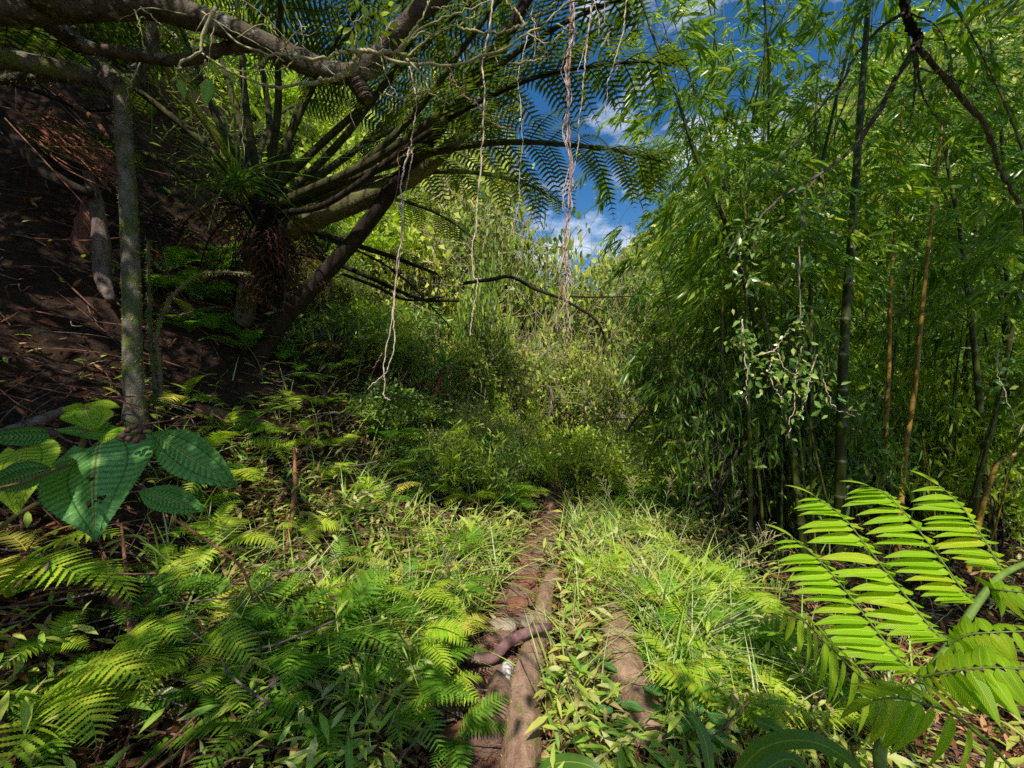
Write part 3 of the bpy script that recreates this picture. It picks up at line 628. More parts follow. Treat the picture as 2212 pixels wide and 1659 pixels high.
C0 = P(578, 432, 3.9)
tf = thing('tree_fern', 'large tree fern on the bank with stalks fanning out and lacy fronds over the trail', 'tree fern', onG(-2.72, 4.55))
o = A(*tf.location); mb = MB()
tp = spl([A(0, 0, -.2), A(-.05, .05, .6), C0 - o + A(-.12, .25, -.45), C0 - o], 30); rr = np.interp(np.linspace(0, 1, 30), [0, .7, 1], [.10, .11, .17])
tube(mb, tp, rr, 12, .5, .25)
for i in range(420):                                            # matted dead roots and hairs
    a = tp[R.integers(4, 30)] + R.normal(size=3) * .12; b = a + A(R.normal() * .12, R.normal() * .1, -R.uniform(.1, .6))
    tube(mb, spl([a, (a + b) / 2 + R.normal(size=3) * .04, b], 5), R.uniform(.002, .005), 3, .5, cap=False)
mb.build('trunk', M['fiber'], tf)
FR = [  # control points (along each stalk), start of leaflets, pinna length
 ([(545, 420, 3.8), (470, 300, 3.6), (390, 190, 3.4), (300, 60, 3.1), (180, -70, 2.8), (40, -160, 2.5)], .45, .5, 'stipe_lit'),
 ([(550, 415, 3.9), (470, 260, 3.9), (415, 120, 3.85), (350, -30, 3.7), (260, -170, 3.4)], .42, .5, 'stipe'),
 ([(560, 405, 3.95), (530, 220, 4), (518, 60, 4), (490, -120, 3.9), (430, -260, 3.7)], .45, .5, 'stipe'),
 ([(582, 405, 3.95), (625, 300, 3.95), (675, 190, 3.9), (745, 60, 3.75), (850, -70, 3.5)], .42, .5, 'stipe'),
 ([(590, 412, 3.95), (700, 305, 3.95), (800, 215, 3.9), (905, 110, 3.8), (1030, -10, 3.6), (1120, -70, 3.5)], .35, .52, 'stipe'),
 ([(600, 430, 4.0), (700, 370, 4.3), (790, 310, 4.5), (900, 262, 4.7), (1010, 250, 4.9), (1100, 275, 5)], .32, .5, 'stipe'),
 ([(600, 450, 3.9), (720, 402, 3.7), (860, 350, 3.45), (1000, 316, 3.25), (1130, 307, 3.12), (1280, 318, 3.05), (1380, 334, 3.0), (1450, 356, 3.0)], .36, .72, 'stipe'),
 ([(600, 460, 3.75), (708, 439, 3.5), (881, 317, 3.2), (1007, 234, 3.0), (1140, 173, 2.9), (1248, 147, 2.85), (1392, 133, 2.8), (1490, 142, 2.8)], .40, .52, 'bark_dark'),
 ([(540, 430, 3.8), (450, 320, 3.8), (330, 220, 3.7), (200, 130, 3.5), (60, 60, 3.3), (-80, 40, 3.1)], .42, .5, 'stipe'),
 ([(530, 445, 3.8), (420, 385, 3.7), (300, 325, 3.7), (170, 290, 3.7), (40, 290, 3.7)], .55, .4, 'stipe'),
 ([(568, 420, 4), (560, 330, 4.5), (600, 250, 5), (680, 215, 5.6), (770, 230, 6)], .4, .5, 'stipe'),
 ([(600, 440, 4), (740, 425, 4.5), (860, 432, 5.0), (960, 470, 5.3), (1040, 530, 5.5)], .35, .5, 'stipe'),
 ([(555, 425, 4), (500, 200, 4.4), (440, 40, 4.6), (360, -80, 4.7)], .4, .5, 'stipe'),
 ([(575, 420, 3.9), (600, 240, 3.7), (600, 90, 3.5), (620, -60, 3.2), (690, -170, 2.9)], .42, .5, 'stipe'),
 ([(600, 445, 3.8), (760, 370, 3.6), (900, 240, 3.5), (1010, 90, 3.35), (1130, -60, 3.2), (1230, -130, 3.1)], .36, .55, 'stipe'),
 ([(600, 420, 4.1), (640, 250, 4.2), (720, 110, 4.2), (830, 20, 4.1), (960, -30, 4)], .38, .55, 'stipe'),
 ([(590, 420, 4.1), (580, 240, 4.3), (560, 80, 4.4), (600, -40, 4.3), (680, -120, 4.1)], .38, .55, 'stipe'),
 ([(605, 440, 4.2), (760, 330, 4.5), (880, 230, 4.7), (1010, 170, 4.8), (1130, 180, 4.8)], .3, .55, 'stipe'),
 ([(600, 440, 4.0), (740, 300, 3.9), (850, 150, 3.75), (930, 30, 3.6), (1030, -70, 3.4)], .34, .55, 'stipe'),
 ([(560, 420, 4.2), (460, 230, 4.6), (370, 110, 4.8), (250, 60, 4.9), (130, 90, 4.9)], .35, .5, 'stipe'),
 ([(600, 440, 3.7), (800, 350, 3.4), (960, 240, 3.15), (1120, 110, 2.95), (1280, 20, 2.8), (1420, -20, 2.75)], .4, .5, 'stipe'),
 ([(610, 450, 3.9), (800, 390, 4.0), (980, 370, 4.1), (1130, 395, 4.2), (1230, 450, 4.3)], .35, .5, 'stipe'),
]
for pts, st, lp, sm in FR:
    frond3(tf, [P(*q) for q in pts], st, lp, smat=sm, r0=.03 if sm != 'bark_dark' else .022, npin=15)
for k, pts in enumerate([[(560, 450, 3.8), (500, 460, 3.75), (450, 520, 3.7), (420, 620, 3.65)], [(590, 455, 3.8), (610, 500, 3.7), (620, 580, 3.65), (612, 680, 3.6)], [(570, 455, 3.7), (545, 510, 3.6), (530, 600, 3.5), (520, 690, 3.5)], [(600, 455, 3.9), (660, 490, 3.9), (700, 560, 3.85), (715, 650, 3.8)], [(560, 450, 4), (470, 440, 4.1), (400, 480, 4.1), (370, 570, 4.1)]]):
    f_ = frond3(tf, [P(*q) for q in pts], .3, .22, mat='dead_dark', smat='fiber', r0=.012, npin=11, droop=1.2, sp=.04, ql=.06); f_['label'] = 'dead brown frond hanging limp under the crown'
# a second, smaller tree fern up in front of the limbs (top left)
tf2 = thing('tree_fern', 'darker tree fern high on the left bank behind the mossy limbs', 'tree fern', onG(-4.9, 5.2)); o2 = A(*tf2.location)
C2 = P(170, 150, 4.9); mb = MB(); tube(mb, spl([A(0, 0, -.2), (C2 - o2) * .5 + A(.05, 0, 0), C2 - o2], 16), [.12] * 16, 10, .5, .25); mb.build('trunk', M['fiber'], tf2)
for k in range(9):
    a = k / 9 * 6.283 + .3; v = A(math.cos(a), math.sin(a) * .9, 0); l = 1.5
    frond3(tf2, [C2, C2 + v * .5 * l * .5 + A(0, 0, .45), C2 + v * l * .75 + A(0, 0, .6), C2 + v * l * 1.25 + A(0, 0, .35)], .3, .38, npin=12, sp=.036, ql=.075)

# strap-leaved clump sitting in the tree fern crown
sg = thing('strap_grass', 'clump of long narrow arching leaves hanging under the tree fern crown', 'plant', P(505, 400, 3.5)); mb = MB(); k = 70
az = R.uniform(0, 6.283, k); e = R.uniform(.1, 1.2, k)
place(mb, strip(7, lambda t: .012 * (1 - t ** 2) + .001, .3, 1.1, cols=3), np.zeros((k, 3)) + R.normal(size=(k, 3)) * .03, np.stack([np.cos(az) * np.cos(e), np.sin(az) * np.cos(e), np.sin(e)], -1), np.tile(A(0, 0, 1), (k, 1)), R.uniform(.4, .75, k), R.random(k) * .6)
mb.build('leaves', M['canopy'], sg)

# ------------------------------------------------------------------ pale bare twigs and hanging aerial roots
def Q2(l, d): return [P(708 + a * .36, b * .36, d) for a, b in l]
def Q1(l, d): return [P(a * .36, b * .36, d) for a, b in l]
def Q5(l, d): return [P(708 + a * .36, 531 + b * .36, d) for a, b in l]
tw = thing('bare_branch', 'pale lichen covered bare branch spreading in thin twigs across the top centre', 'branch', P(776, 108, 2.3)); to = A(*tw.location)
def twig(pts, r0, r1, jit=.008, n=30, name='twig', par=tw, mat='twig', knobs=True):
    p = spl(pts, n); p = p + R.normal(size=p.shape) * jit * np.linspace(.2, 1, n)[:, None]
    r = .8 * np.linspace(r0, r1, n) * (1 + .25 * (R.random(n) < .25))
    mb = MB(); tube(mb, p - A(*par.location), r, 6, R.random(), .1); mb.build(name, M[mat], par)
D = 2.25
for z, l, r0, r1 in [
  (1, [(1290, 40), (1210, 240), (1205, 310), (1100, 360), (1060, 440), (1030, 490)], .011, .006),
  (1, [(1210, 320), (1400, 440), (1600, 510), (1700, 525), (1800, 500), (2000, 480), (2110, 430), (2150, 370), (2155, 300)], .006, .014),
  (1, [(1300, 130), (1430, 260), (1600, 320), (1720, 325), (1760, 355), (1960, 345), (2050, 310), (2150, 305)], .005, .011),
  (1, [(1610, 330), (1550, 400), (1540, 520), (1550, 590)], .006, .003),
  (1, [(840, 40), (980, 160), (1070, 230)], .004, .003),
  (1, [(1900, 470), (2000, 485), (2080, 440)], .006, .010),
  (2, [(190, 300), (300, 315), (410, 320), (470, 345)], .013, .012),
  (2, [(190, 300), (140, 380), (80, 450), (-40, 480)], .013, .010),
  (2, [(410, 320), (480, 230), (560, 120), (610, 10), (630, -60)], .008, .004),
  (2, [(420, 300), (560, 170), (700, 110), (800, 70), (950, 10), (1050, -50)], .008, .004),
  (2, [(430, 310), (560, 190), (640, 210), (760, 150), (870, 100), (930, 20)], .007, .004),
  (2, [(470, 345), (600, 230), (700, 170), (790, 150)], .006, .003),
  (2, [(620, 45), (760, 35), (880, 10)], .004, .003),
  (2, [(480, 350), (600, 355), (690, 310), (735, 280)], .005, .003),
  (2, [(340, 350), (470, 385), (600, 388), (780, 385), (900, 350), (1010, 310), (1120, 250), (1200, 200), (1330, 110), (1430, 40), (1510, -20)], .010, .006),
  (2, [(470, 350), (560, 450), (600, 530), (660, 590), (740, 615), (755, 590)], .008, .003),
  (2, [(605, 540), (480, 580), (400, 590), (360, 565), (310, 550)], .006, .003),
  (2, [(380, 570), (375, 520)], .003, .002),
  (2, [(780, 165), (900, 190), (1020, 195), (1180, 150)], .007, .008),
  (2, [(1180, 150), (1150, 90), (1070, 20), (1050, -40)], .008, .006),
  (2, [(1080, 380), (1200, 370), (1290, 345), (1300, 305), (1250, 290)], .008, .005),
  (2, [(1240, 100), (1290, 70), (1350, 30), (1400, -40)], .007, .004),
  (2, [(1200, 200), (1330, 260), (1420, 170), (1480, 140)], .005, .004),
  (2, [(190, 400), (270, 420), (350, 400), (340, 340)], .006, .003),
  (2, [(160, 300), (170, 200), (130, 100), (110, 20)], .005, .003),
  (2, [(1370, 140), (1460, 190), (1500, 200)], .005, .003)]:
    twig((Q1 if z == 1 else Q2)(l, D + R.normal() * .05), r0, r1)
for i in range(26):
    s = P(R.uniform(280, 860), R.uniform(20, 150), 2.5 + R.normal() * .1); v = A(R.normal(), R.normal() * .4, R.normal() * .8); v = nrm(v) * R.uniform(.15, .5)
    twig([s, s + v * .5 + R.normal(size=3) * .04, s + v + A(0, 0, -.04)], .005, .002, .006, 14)
mb = MB(); k = 26; pp = np.array([P(R.uniform(740, 880), R.uniform(-10, 105), D + R.normal() * .1) for _ in range(k)]) - to
place(mb, T_OV, pp, nrm(rdir(k) + A(0, 0, -.9)), rdir(k), R.uniform(.05, .085, k), R.random(k)); mb.build('leaves', M['shrub_lime'], tw)
for a_, b_, z_ in [(375, 140, .10), (455, 170, .14), (390, 170, .09), (462, 130, .07)]:
    mb = MB(); place(mb, T_OV, P(a_, b_, 2.1)[None] - to, nrm(rdir(1) * .3 + A(0, 0, -1)), rdir(1), A(z_), R.random(1)); mb.build('dried_leaf', M['basket'], tw)

def rootthing(label, strands, mats=('root',)):
    base_ = strands[0][0][0]; t = thing('hanging_root', label, 'aerial root', base_, 'thin aerial roots hanging over the trail')
    for k, (pts, r) in enumerate(strands):
        n = 16 * len(pts); p = spl(pts, n); j = np.cumsum(R.normal(size=(n, 3)), axis=0); j -= np.linspace(0, 1, n)[:, None] * j[-1]
        p = p + j * .0018
        mb = MB(); tube(mb, p - base_, np.linspace(r * .85, r * .4, n) * (1 + .2 * np.sin(np.arange(n) * .8)), 5, R.random(), .1); mb.build('strand', M[mats[k % len(mats)]], t)
d = 2.35
rootthing('long pale root hanging alone, left of the twisted bundle, in front of the arching frond', [(Q2([(995, -40), (970, 200), (935, 370), (945, 540), (935, 800), (930, 950), (915, 1100), (905, 1350), (890, 1480)], d) + Q5([(900, 170), (920, 210), (890, 330), (865, 420), (855, 540)], d), .0062), (Q2([(1000, 250), (1005, 330), (1020, 385)], d), .003)])
d = 2.6
B = Q2([(515, 590), (500, 780), (490, 870), (495, 930), (480, 1050), (455, 1150), (440, 1220)], d)
rootthing('leftmost bundle of pale roots, splitting in two and curling above the bank', [
    (Q2([(490, 400), (505, 500), (515, 590)], d) + B, .006),
    (Q2([(490, 880), (470, 950), (450, 1050), (435, 1150), (440, 1240), (430, 1400), (415, 1560), (395, 1680)], d) + Q5([(370, 440), (330, 650), (315, 780), (320, 880), (345, 915), (375, 925)], d), .007),
    (Q2([(440, 1220), (445, 1350), (425, 1500), (400, 1650)], d) + Q5([(385, 400), (388, 560), (360, 720), (325, 790), (240, 862)], d), .006),
    (Q2([(490, 880), (430, 920), (425, 1050), (390, 1230), (380, 1310)], d), .003),
    (Q5([(330, 640), (300, 700), (270, 735)], d), .003)], ('root', 'root', 'root', 'root_pink', 'root_pink'))
d = 2.4
ST = []
for k in range(6):
    o_ = R.normal() * 10
    ST.append((Q2([(1480 - k * 4, 60 - 30 * k), (1455 + o_, 250), (1440 - o_, 430), (1438 + o_, 620), (1434 - o_, 800), (1448 + o_, 1000), (1438 - o_, 1200), (1422 + o_, 1420), (1420 - o_, 1620)], d)
               + Q5([(1428 + o_, 170), (1412 + o_ * 2, 290), (1375 + k * 16, 430 + 10 * k), (1378 + k * 17, 520 + R.uniform(-30, 60))], d), R.uniform(.0035, .0055)))
rootthing('thick twisted bundle of pale and pink roots hanging at centre right of the frond', ST, ('root', 'root_pink', 'root', 'root', 'root_pink', 'root'))
d = 2.42
rootthing('pale root just right of the twisted bundle, joining it halfway down', [(Q2([(1585, -40), (1560, 200), (1555, 400), (1540, 620), (1520, 870), (1490, 950), (1470, 1150)], d), .0055), (Q2([(1600, 0), (1560, 230), (1520, 330), (1500, 480)], d), .0035)])
rootthing('pale root, rightmost of all, ending in mid air beside the sky gap', [(Q2([(1805, -40), (1780, 200), (1720, 400), (1690, 480), (1668, 690)], d), .005), (Q2([(1750, 360), (1730, 430), (1715, 470)], d), .002)])
rootthing('short kinked root strands hanging from the top edge beside the sky', [(Q2([(1590, -40), (1630, 100), (1630, 215), (1680, 240), (1682, 285)], d), .0045), (Q2([(1660, -30), (1655, 120), (1690, 180), (1675, 260)], d), .0035)])
d = 2.5
rootthing('thin brownish root between the long single root and the twisted bundle', [(Q2([(1200, 200), (1160, 380), (1140, 480), (1145, 520), (1165, 780), (1160, 1000), (1150, 1230), (1095, 1400)], d), .0038)])
rootthing('looping pink root dangling in a curve below the bare twigs', [(Q2([(710, 370), (750, 450), (780, 520), (860, 580), (930, 680), (1000, 740), (1100, 775), (1160, 740), (1200, 620)], d), .0042), (Q2([(775, 520), (830, 590), (900, 640), (950, 710)], d), .0035), (Q2([(740, 450), (720, 560), (690, 690)], d), .0025)], ('root_pink',))
rootthing('knot of thin roots hanging from the bare twigs at the top', [(Q2([(1230, 20), (1215, 110), (1240, 200), (1235, 380)], d), .004), (Q2([(1240, 110), (1270, 220), (1310, 300), (1320, 370)], d), .0035), (Q2([(1190, 60), (1240, 150), (1230, 290)], d), .0035), (Q2([(1440, 120), (1480, 20), (1510, -30)], d), .004)], ('root', 'root_pink'))

# ------------------------------------------------------------------ dark branch from the top right with round-leaved sprays
rb = thing('drooping_branch', 'dark crooked branch entering at the top right, forking into long drooping twigs', 'branch', P(1985, 100, 2.6)); D = 2.6
def Q3(l, d): return [P(1416 + a * .36, b * .36, d) for a, b in l]
def Q6(l, d): return [P(1416 + a * .36, 531 + b * .36, d) for a, b in l]
RT = [([(1490, -60), (1500, 50), (1530, 150), (1580, 230), (1560, 300)], .030, .028, 'limb'),
      ([(1560, 290), (1450, 460), (1380, 600), (1280, 760), (1210, 870), (1080, 980), (950, 1070), (760, 1180), (640, 1290), (520, 1400), (430, 1520)], .020, .004, 'twig'),
      ([(1570, 280), (1680, 400), (1850, 600), (1960, 720), (2020, 860), (2060, 1000), (2130, 1130), (2200, 1260), (2240, 1500)], .020, .010, 'twig'),
      ([(1490, 80), (1370, 150), (1250, 270), (1170, 380), (1130, 480), (960, 680), (860, 830), (690, 1070)], .013, .004, 'twig'),
      ([(1555, 330), (1560, 480), (1545, 650), (1500, 780)], .012, .003, 'twig'),
      ([(1570, 330), (1590, 520), (1650, 660), (1750, 770)], .009, .003, 'twig'),
      ([(1530, 80), (1680, 150), (1750, 300), (1760, 500)], .006, .003, 'twig'),
      ([(1590, 410), (1780, 470), (1900, 520), (2100, 700)], .006, .003, 'twig'),
      ([(960, 1070), (900, 1180), (870, 1380), (862, 1640)], .007, .004, 'twig'),
      ([(1000, 1010), (1020, 1200), (1010, 1400)], .005, .002, 'twig'),
      ([(640, 1290), (600, 1400), (590, 1560)], .005, .002, 'twig'),
      ([(500, 1400), (510, 1560), (540, 1700)], .005, .002, 'twig')]
tips = []
for l, r0, r1, nm in RT:
    q = Q3(l, D); twig(q, r0, r1, .004, 40, nm, rb, 'bark_dark' if nm == 'limb' else 'stick_grey'); 
    if nm == 'twig': tips.append(spl(q, 40)[6:])
for l in [[(862, 0), (870, 400), (890, 500)], [(520, 440), (540, 700), (555, 950)], [(730, 640), (780, 740), (840, 790), (830, 950), (800, 1150)], [(700, 680), (685, 760), (720, 870), (800, 945)],
          [(970, 650), (930, 780), (900, 930), (850, 1030)], [(990, 720), (1020, 850), (1080, 970), (1200, 1020)], [(880, 600), (850, 740), (830, 850)], [(600, 660), (720, 620), (800, 500)],
          [(2060, 620), (2050, 760), (2100, 880), (2200, 1140)], [(520, 480), (525, 620)]]:
    q = Q6(l, D - .1); twig(q, .0045, .0025, .006, 30, 'twig', rb, 'root'); tips.append(spl(q, 30))
tp = np.concatenate(tips); k = 900; pp = tp[R.integers(0, len(tp), k)] + R.normal(size=(k, 3)) * .045
mb = MB(); place(mb, T_OV, pp - A(*rb.location), nrm(rdir(k) + A(0, 0, -.3)), nrm(rdir(k) + A(0, -.4, .5)), R.uniform(.03, .06, k), R.random(k)); mb.build('leaves', M['glossy'], rb)
# ------------------------------------------------------------------ bamboo
def culmmesh(L, r, bend, nn=None, zig=.008):
    """culm along a bending line from the origin; returns (MB, centre line)"""
    pts = spl(bend, 60); seg = np.concatenate([[0], np.cumsum(np.linalg.norm(np.diff(pts, axis=0), axis=1))]); tot = seg[-1]
    nn = nn or int(tot / .30); P_, r_, v_ = [], [], []
    for k in range(nn + 1):
        s = tot * k / nn; rad = r * (1 - .72 * (s / tot) ** 1.3)
        for ds, f, v in ((-.012, 1, .3), (0, 1.14, .95), (.014, 1.02, .95), (.03, .97, .3)):
            if 0 <= s + ds <= tot: P_.append([np.interp(s + ds, seg, pts[:, c]) for c in range(3)]); r_.append(rad * f); v_.append(v)
    mb = MB(); n0 = len(P_); tube(mb, np.array(P_), np.array(r_), 9, .5)
    lf = mb.lf[0]; lf[:n0 * 9, 0] = np.repeat(v_, 9); return mb, pts

def bamfoliage(pts, z0, nodes, per, leaves, rng, spread=.75, droop=.5, size=(.13, .28)):
    mb = MB(); tw_ = MB(); n = len(pts); PP, DD, SS, VV = [], [], [], []
    zs = pts[:, 2]
    for k in range(nodes):
        z = z0 + (zs.max() - z0) * (k + rng.random()) / nodes
        i = int(np.argmin(np.abs(zs - z))); p = pts[i]
        for b in range(per):
            az = rng.uniform(0, 6.283); L = spread * rng.uniform(.5, 1.2)
            e = rng.uniform(-.1, .7); dr = A(math.cos(az) * math.cos(e), math.sin(az) * math.cos(e), math.sin(e))
            t = np.linspace(0, 1, 7)[:, None]; br = p + dr * L * t - A(0, 0, 1) * droop * L * t ** 2
            tube(tw_, br, np.linspace(.004, .0015, 7), 3, .3, cap=False)
            m = leaves; tt = rng.uniform(.45, 1, m) ** .55; j = np.minimum(5, (tt * 6).astype(int)); f = (tt * 6 - j)[:, None]
            q = br[j] * (1 - f) + br[j + 1] * f + rng.normal(size=(m, 3)) * .03
            h = nrm(dr * A(1, 1, 0) + 1e-3); side = A(-h[1], h[0], 0)
            fan = rng.normal(0, .75, m)
            d = h * np.cos(fan)[:, None] + side * np.sin(fan)[:, None] - A(0, 0, 1) * rng.uniform(.1, 1.1, m)[:, None]
            PP.append(q); DD.append(d); SS.append(rng.uniform(*size, m)); VV.append(np.clip(rng.normal(.45, .22, m), 0, 1))
    PP, DD, SS, VV = map(np.concatenate, (PP, DD, SS, VV))
    nrmls = nrm(A(0, 0, 1) + rng.normal(size=PP.shape) * .55)
    place(mb, T_BAMB, PP, DD, nrmls, SS, VV); return mb, tw_

GB = 'bamboo culms of the grove on the right'
def bamboo(label, base, bend, r, mat, seed, fol=(2.0, 14, 3, 14), group=None, name='bamboo', size=(.14, .30), nn=None):
    rng = np.random.default_rng(seed); t = thing(name, label, 'bamboo', base, group)
    mb, pts = culmmesh(None, r, np.array(bend) - base, nn); mb.build('culm', M[mat], t)
    if fol:
        f, tws = bamfoliage(pts, fol[0], fol[1], fol[2], fol[3], rng, size=size); f.build('foliage', M['bamboo_leaf'], t); tws.build('branchwork', M['green_stem'], t)
    return t
g = onG((1812 - 1106) / F * 3.7, 3.7); d = 3.7
bamboo('tallest dark green bamboo culm standing upright through the whole right half', g, [g, P(1818, 900, d), P(1826, 700, d), P(1838, 540, d), P(1852, 340, d), P(1878, -20, d), P(1900, -300, d)], .045, 'culm_dark', 1, (2.9, 10, 2, 9))
for lab, pts, r, mat, fol in [
  ('dark bamboo culm arching over leftward against the blue sky', [(1690, 1150), (1650, 800), (1600, 580), (1550, 440), (1500, 330), (1460, 200), (1415, 90), (1385, 0), (1360, -60)], .034, 'culm_dark', (3.0, 12, 3, 12)),
  ('short stretch of yellow bamboo culm right of the tallest dark culm', [(1900, 1140), (1912, 950), (1920, 812), (1924, 643), (1935, 480), (1950, 200)], .026, 'culm_yellow', (2.8, 8, 3, 12)),
  ('leaning yellow bamboo culm, the rightmost of the two yellow ones', [(1935, 1110), (1956, 977), (1975, 850), (1984, 760), (1992, 671), (2015, 450), (2050, 150)], .030, 'culm_yellow', (2.8, 8, 3, 12)),
  ('thick green bamboo culm leaning left, cut by the shadows in the grove', [(1738, 1120), (1714, 990), (1690, 880), (1672, 790), (1640, 640), (1600, 400)], .042, 'culm', (2.6, 8, 3, 12)),
  ('bright green lit bamboo culm low in the shaded grove', [(1764, 1110), (1760, 1010), (1756, 930), (1752, 700), (1760, 400)], .032, 'culm', (2.8, 8, 3, 12)),
  ('slim upright green culm standing at the shaded front edge of the grove', [(1568, 1140), (1568, 1000), (1566, 900), (1560, 700), (1570, 300)], .022, 'culm', (2.4, 10, 3, 12)),
  ('grey green bamboo culm just right of the slim culm at the grove edge', [(1622, 1150), (1621, 1050), (1619, 930), (1612, 700), (1620, 350)], .026, 'culm', (2.4, 10, 3, 12)),
  ('paired olive culm, left one, behind the thin hanging twig at mid right', [(1750, 1090), (1750, 800), (1752, 610), (1756, 500), (1765, 200)], .036, 'culm', (3, 8, 3, 12)),
  ('olive green bamboo culm at the far right, leaning left', [(2150, 1100), (2110, 800), (2090, 620), (2072, 480), (2050, 370), (2010, 100)], .036, 'culm', (2.4, 9, 3, 12)),
  ('olive bamboo culm leaning right in the dark lower right grove', [(2090, 1150), (2120, 1000), (2150, 900), (2190, 700), (2260, 400)], .034, 'culm', (2.2, 9, 3, 12)),
  ('orange brown fallen culm leaning steeply at the right edge', [(2090, 1080), (2150, 1010), (2230, 960), (2330, 850)], .030, 'culm_yellow', None)]:
    d = 3.9 + .5 * R.random(); g = onG((pts[0][0] - 1106) / F * d, d)
    bp = [g] + [P(a, b, d) for a, b in pts[1:]]
    bamboo(lab, g, bp, r * d / 4.6, mat, int(pts[0][0]), fol)

# prototypes of the crowded grove, then copies
protos = []
for v in range(6):
    rng = np.random.default_rng(100 + v); h = rng.uniform(6.2, 8.2); b = rng.uniform(.5, 1.8)
    a = rng.uniform(0, 6.28); dv = A(math.cos(a), math.sin(a), 0)
    bend = [A(0, 0, -.1), A(0, 0, h * .3) + dv * b * .08, A(0, 0, h * .6) + dv * b * .3, A(0, 0, h * .85) + dv * b * .75, A(0, 0, h) + dv * b * 1.35]
    t = thing('bamboo', 'slender green bamboo culm crowded in the shady grove right of the trail', 'bamboo', (0, 0, 0), GB)
    mb, pts = culmmesh(None, rng.uniform(.013, .025), bend); mb.build('culm', M['culm' if v % 3 else 'culm_dark'], t)
    f, tws = bamfoliage(pts, .6 if v % 2 else 1.6, 22, 2, 19, rng); f.build('foliage', M['bamboo_leaf'], t); tws.build('branchwork', M['green_stem'], t)
    protos.append([t, 0])
def put(x, y, s=1., label=None, group=None, v=None, tilt=None):
    pr = protos[R.integers(0, 6) if v is None else v]
    tl = tilt or (R.normal() * .04, R.normal() * .05)
    if not pr[1]:
        t = pr[0]; pr[1] = 1; t.location = tuple(onG(x, y)); t.rotation_euler = (tl[0], tl[1], R.uniform(0, 6.28)); t.scale = (s,) * 3; 
        if label: t['label'] = label
        if group: t['group'] = group
        return t
    return dup(pr[0], onG(x, y), R.uniform(0, 6.28), s, label, group, tl)
n = 0; taken = []
while n < 92:
    px = R.uniform(1500, 2350); y = R.uniform(5., 13) if n > 40 else R.uniform(4.7, 7.5); x = (px - 1106) / F * y
    if x < 1.55 + .06 * y: continue
    if any(abs(px - q[0]) < 5 and abs(y - q[1]) < 1.2 for q in taken): continue
    taken.append((px, y)); n += 1
    put(x, y, R.uniform(.7, 1.12) * (1 if y < 8 else .95))
GB2 = 'bamboo culms behind the trail end'
for i in range(16):
    px = R.uniform(1430, 1640); y = R.uniform(9, 15); put((px - 1106) / F * y, y, R.uniform(.62, .85), 'thin distant bamboo culm at the left edge of the grove, below the sky gap', GB2)
for x, y, s in [(3.6, 1.2, 1.0), (4.3, 2.2, 1.05), (3.2, .2, .95), (4.8, 3.0, 1.0), (2.9, -1.0, .95), (4.0, -.4, 1.0), (4.0, 2.9, .9), (3.5, 2.2, .8)]:
    put(x, y, s, 'nearest bamboo culm whose bright leafy sprays hang in at the top right corner', 'near bamboo culms along the right edge', None, (R.normal() * .03, -.12))
# thin bare shoots and dead canes in the dark understory: separate slim culms
GS = 'thin bare canes in the dark understory of the grove'
cm = []
for v in range(4):
    rng = np.random.default_rng(300 + v); h = rng.uniform(1.4, 2.6); a = rng.normal(size=2) * .25
    mb, _ = culmmesh(None, rng.uniform(.008, .016), [A(0, 0, -.05), A(a[0] * .4, a[1] * .4, h * .5), A(a[0], a[1], h)]); cm.append(mb.mesh('cane', M['culm' if v < 2 else ('culm_dark' if v < 3 else 'culm_yellow')]))
for i in range(70):
    px = R.uniform(1480, 2260); y = R.uniform(3.5, 7.0); x = (px - 1106) / F * y
    if x < 1.45: continue
    o = link('bamboo_cane', cm[R.integers(0, 4)], None, onG(x, y)); o.rotation_euler = (R.normal() * .14, R.normal() * .14, R.uniform(0, 6.28)); o.scale = (1, 1, R.uniform(.7, 1.2))
    tag(o, 'thin bare bamboo cane standing in the dark understory of the grove', 'bamboo', GS)

# ------------------------------------------------------------------ shrubs and small trees at the back
def shrubproto(seed, mat, nclump, per, leaf, flat=1., bare=0, tpl=T_TINY):
    rng = np.random.default_rng(seed); t = thing('shrub', '', 'shrub'); c = rdir(nclump, rng) * (rng.random((nclump, 1)) ** .4) * A(1, 1, .8 * flat); c[:, 2] = c[:, 2] * .75 + .85
    mb = MB(); tube(mb, spl([A(0, 0, -.1), A(.05, .03, .35), A(0, .05, .8)], 8), np.linspace(.05, .025, 8), 7, .5, .1); mb.build('trunk', M['bark_dark'], t)
    bm = MB()
    for q in c:
        s = A(0, .05, rng.uniform(.3, .8)); tube(bm, spl([s, (s + q) / 2 + rng.normal(size=3) * .12, q + rng.normal(size=3) * .1], 7), np.linspace(.016, .004, 7), 4, rng.random(), cap=False)
        for _ in range(bare):
            e = q + rng.normal(size=3) * .28; tube(bm, spl([q, (q + e) / 2 + rng.normal(size=3) * .08, e], 5), np.linspace(.005, .002, 5), 3, rng.random(), cap=False)
    bm.build('branchwork', M['twig' if bare > 3 else 'stick_grey'], t)
    k = nclump * per; i = rng.integers(0, nclump, k); p = c[i] + rng.normal(size=(k, 3)) * A(.15, .15, .10) * rng.uniform(.6, 1.4, (nclump, 1))[i]
    v = np.clip(rng.uniform(.1, .8, nclump)[i] + rng.normal(size=k) * .18, 0, 1)
    mb = MB(); place(mb, tpl, p, rdir(k, rng) + A(0, 0, -.15), nrm(rdir(k, rng) + A(0, 0, .35)), rng.uniform(.45, 1.5, k) * leaf, v); mb.build('foliage', M[mat], t)
    return t
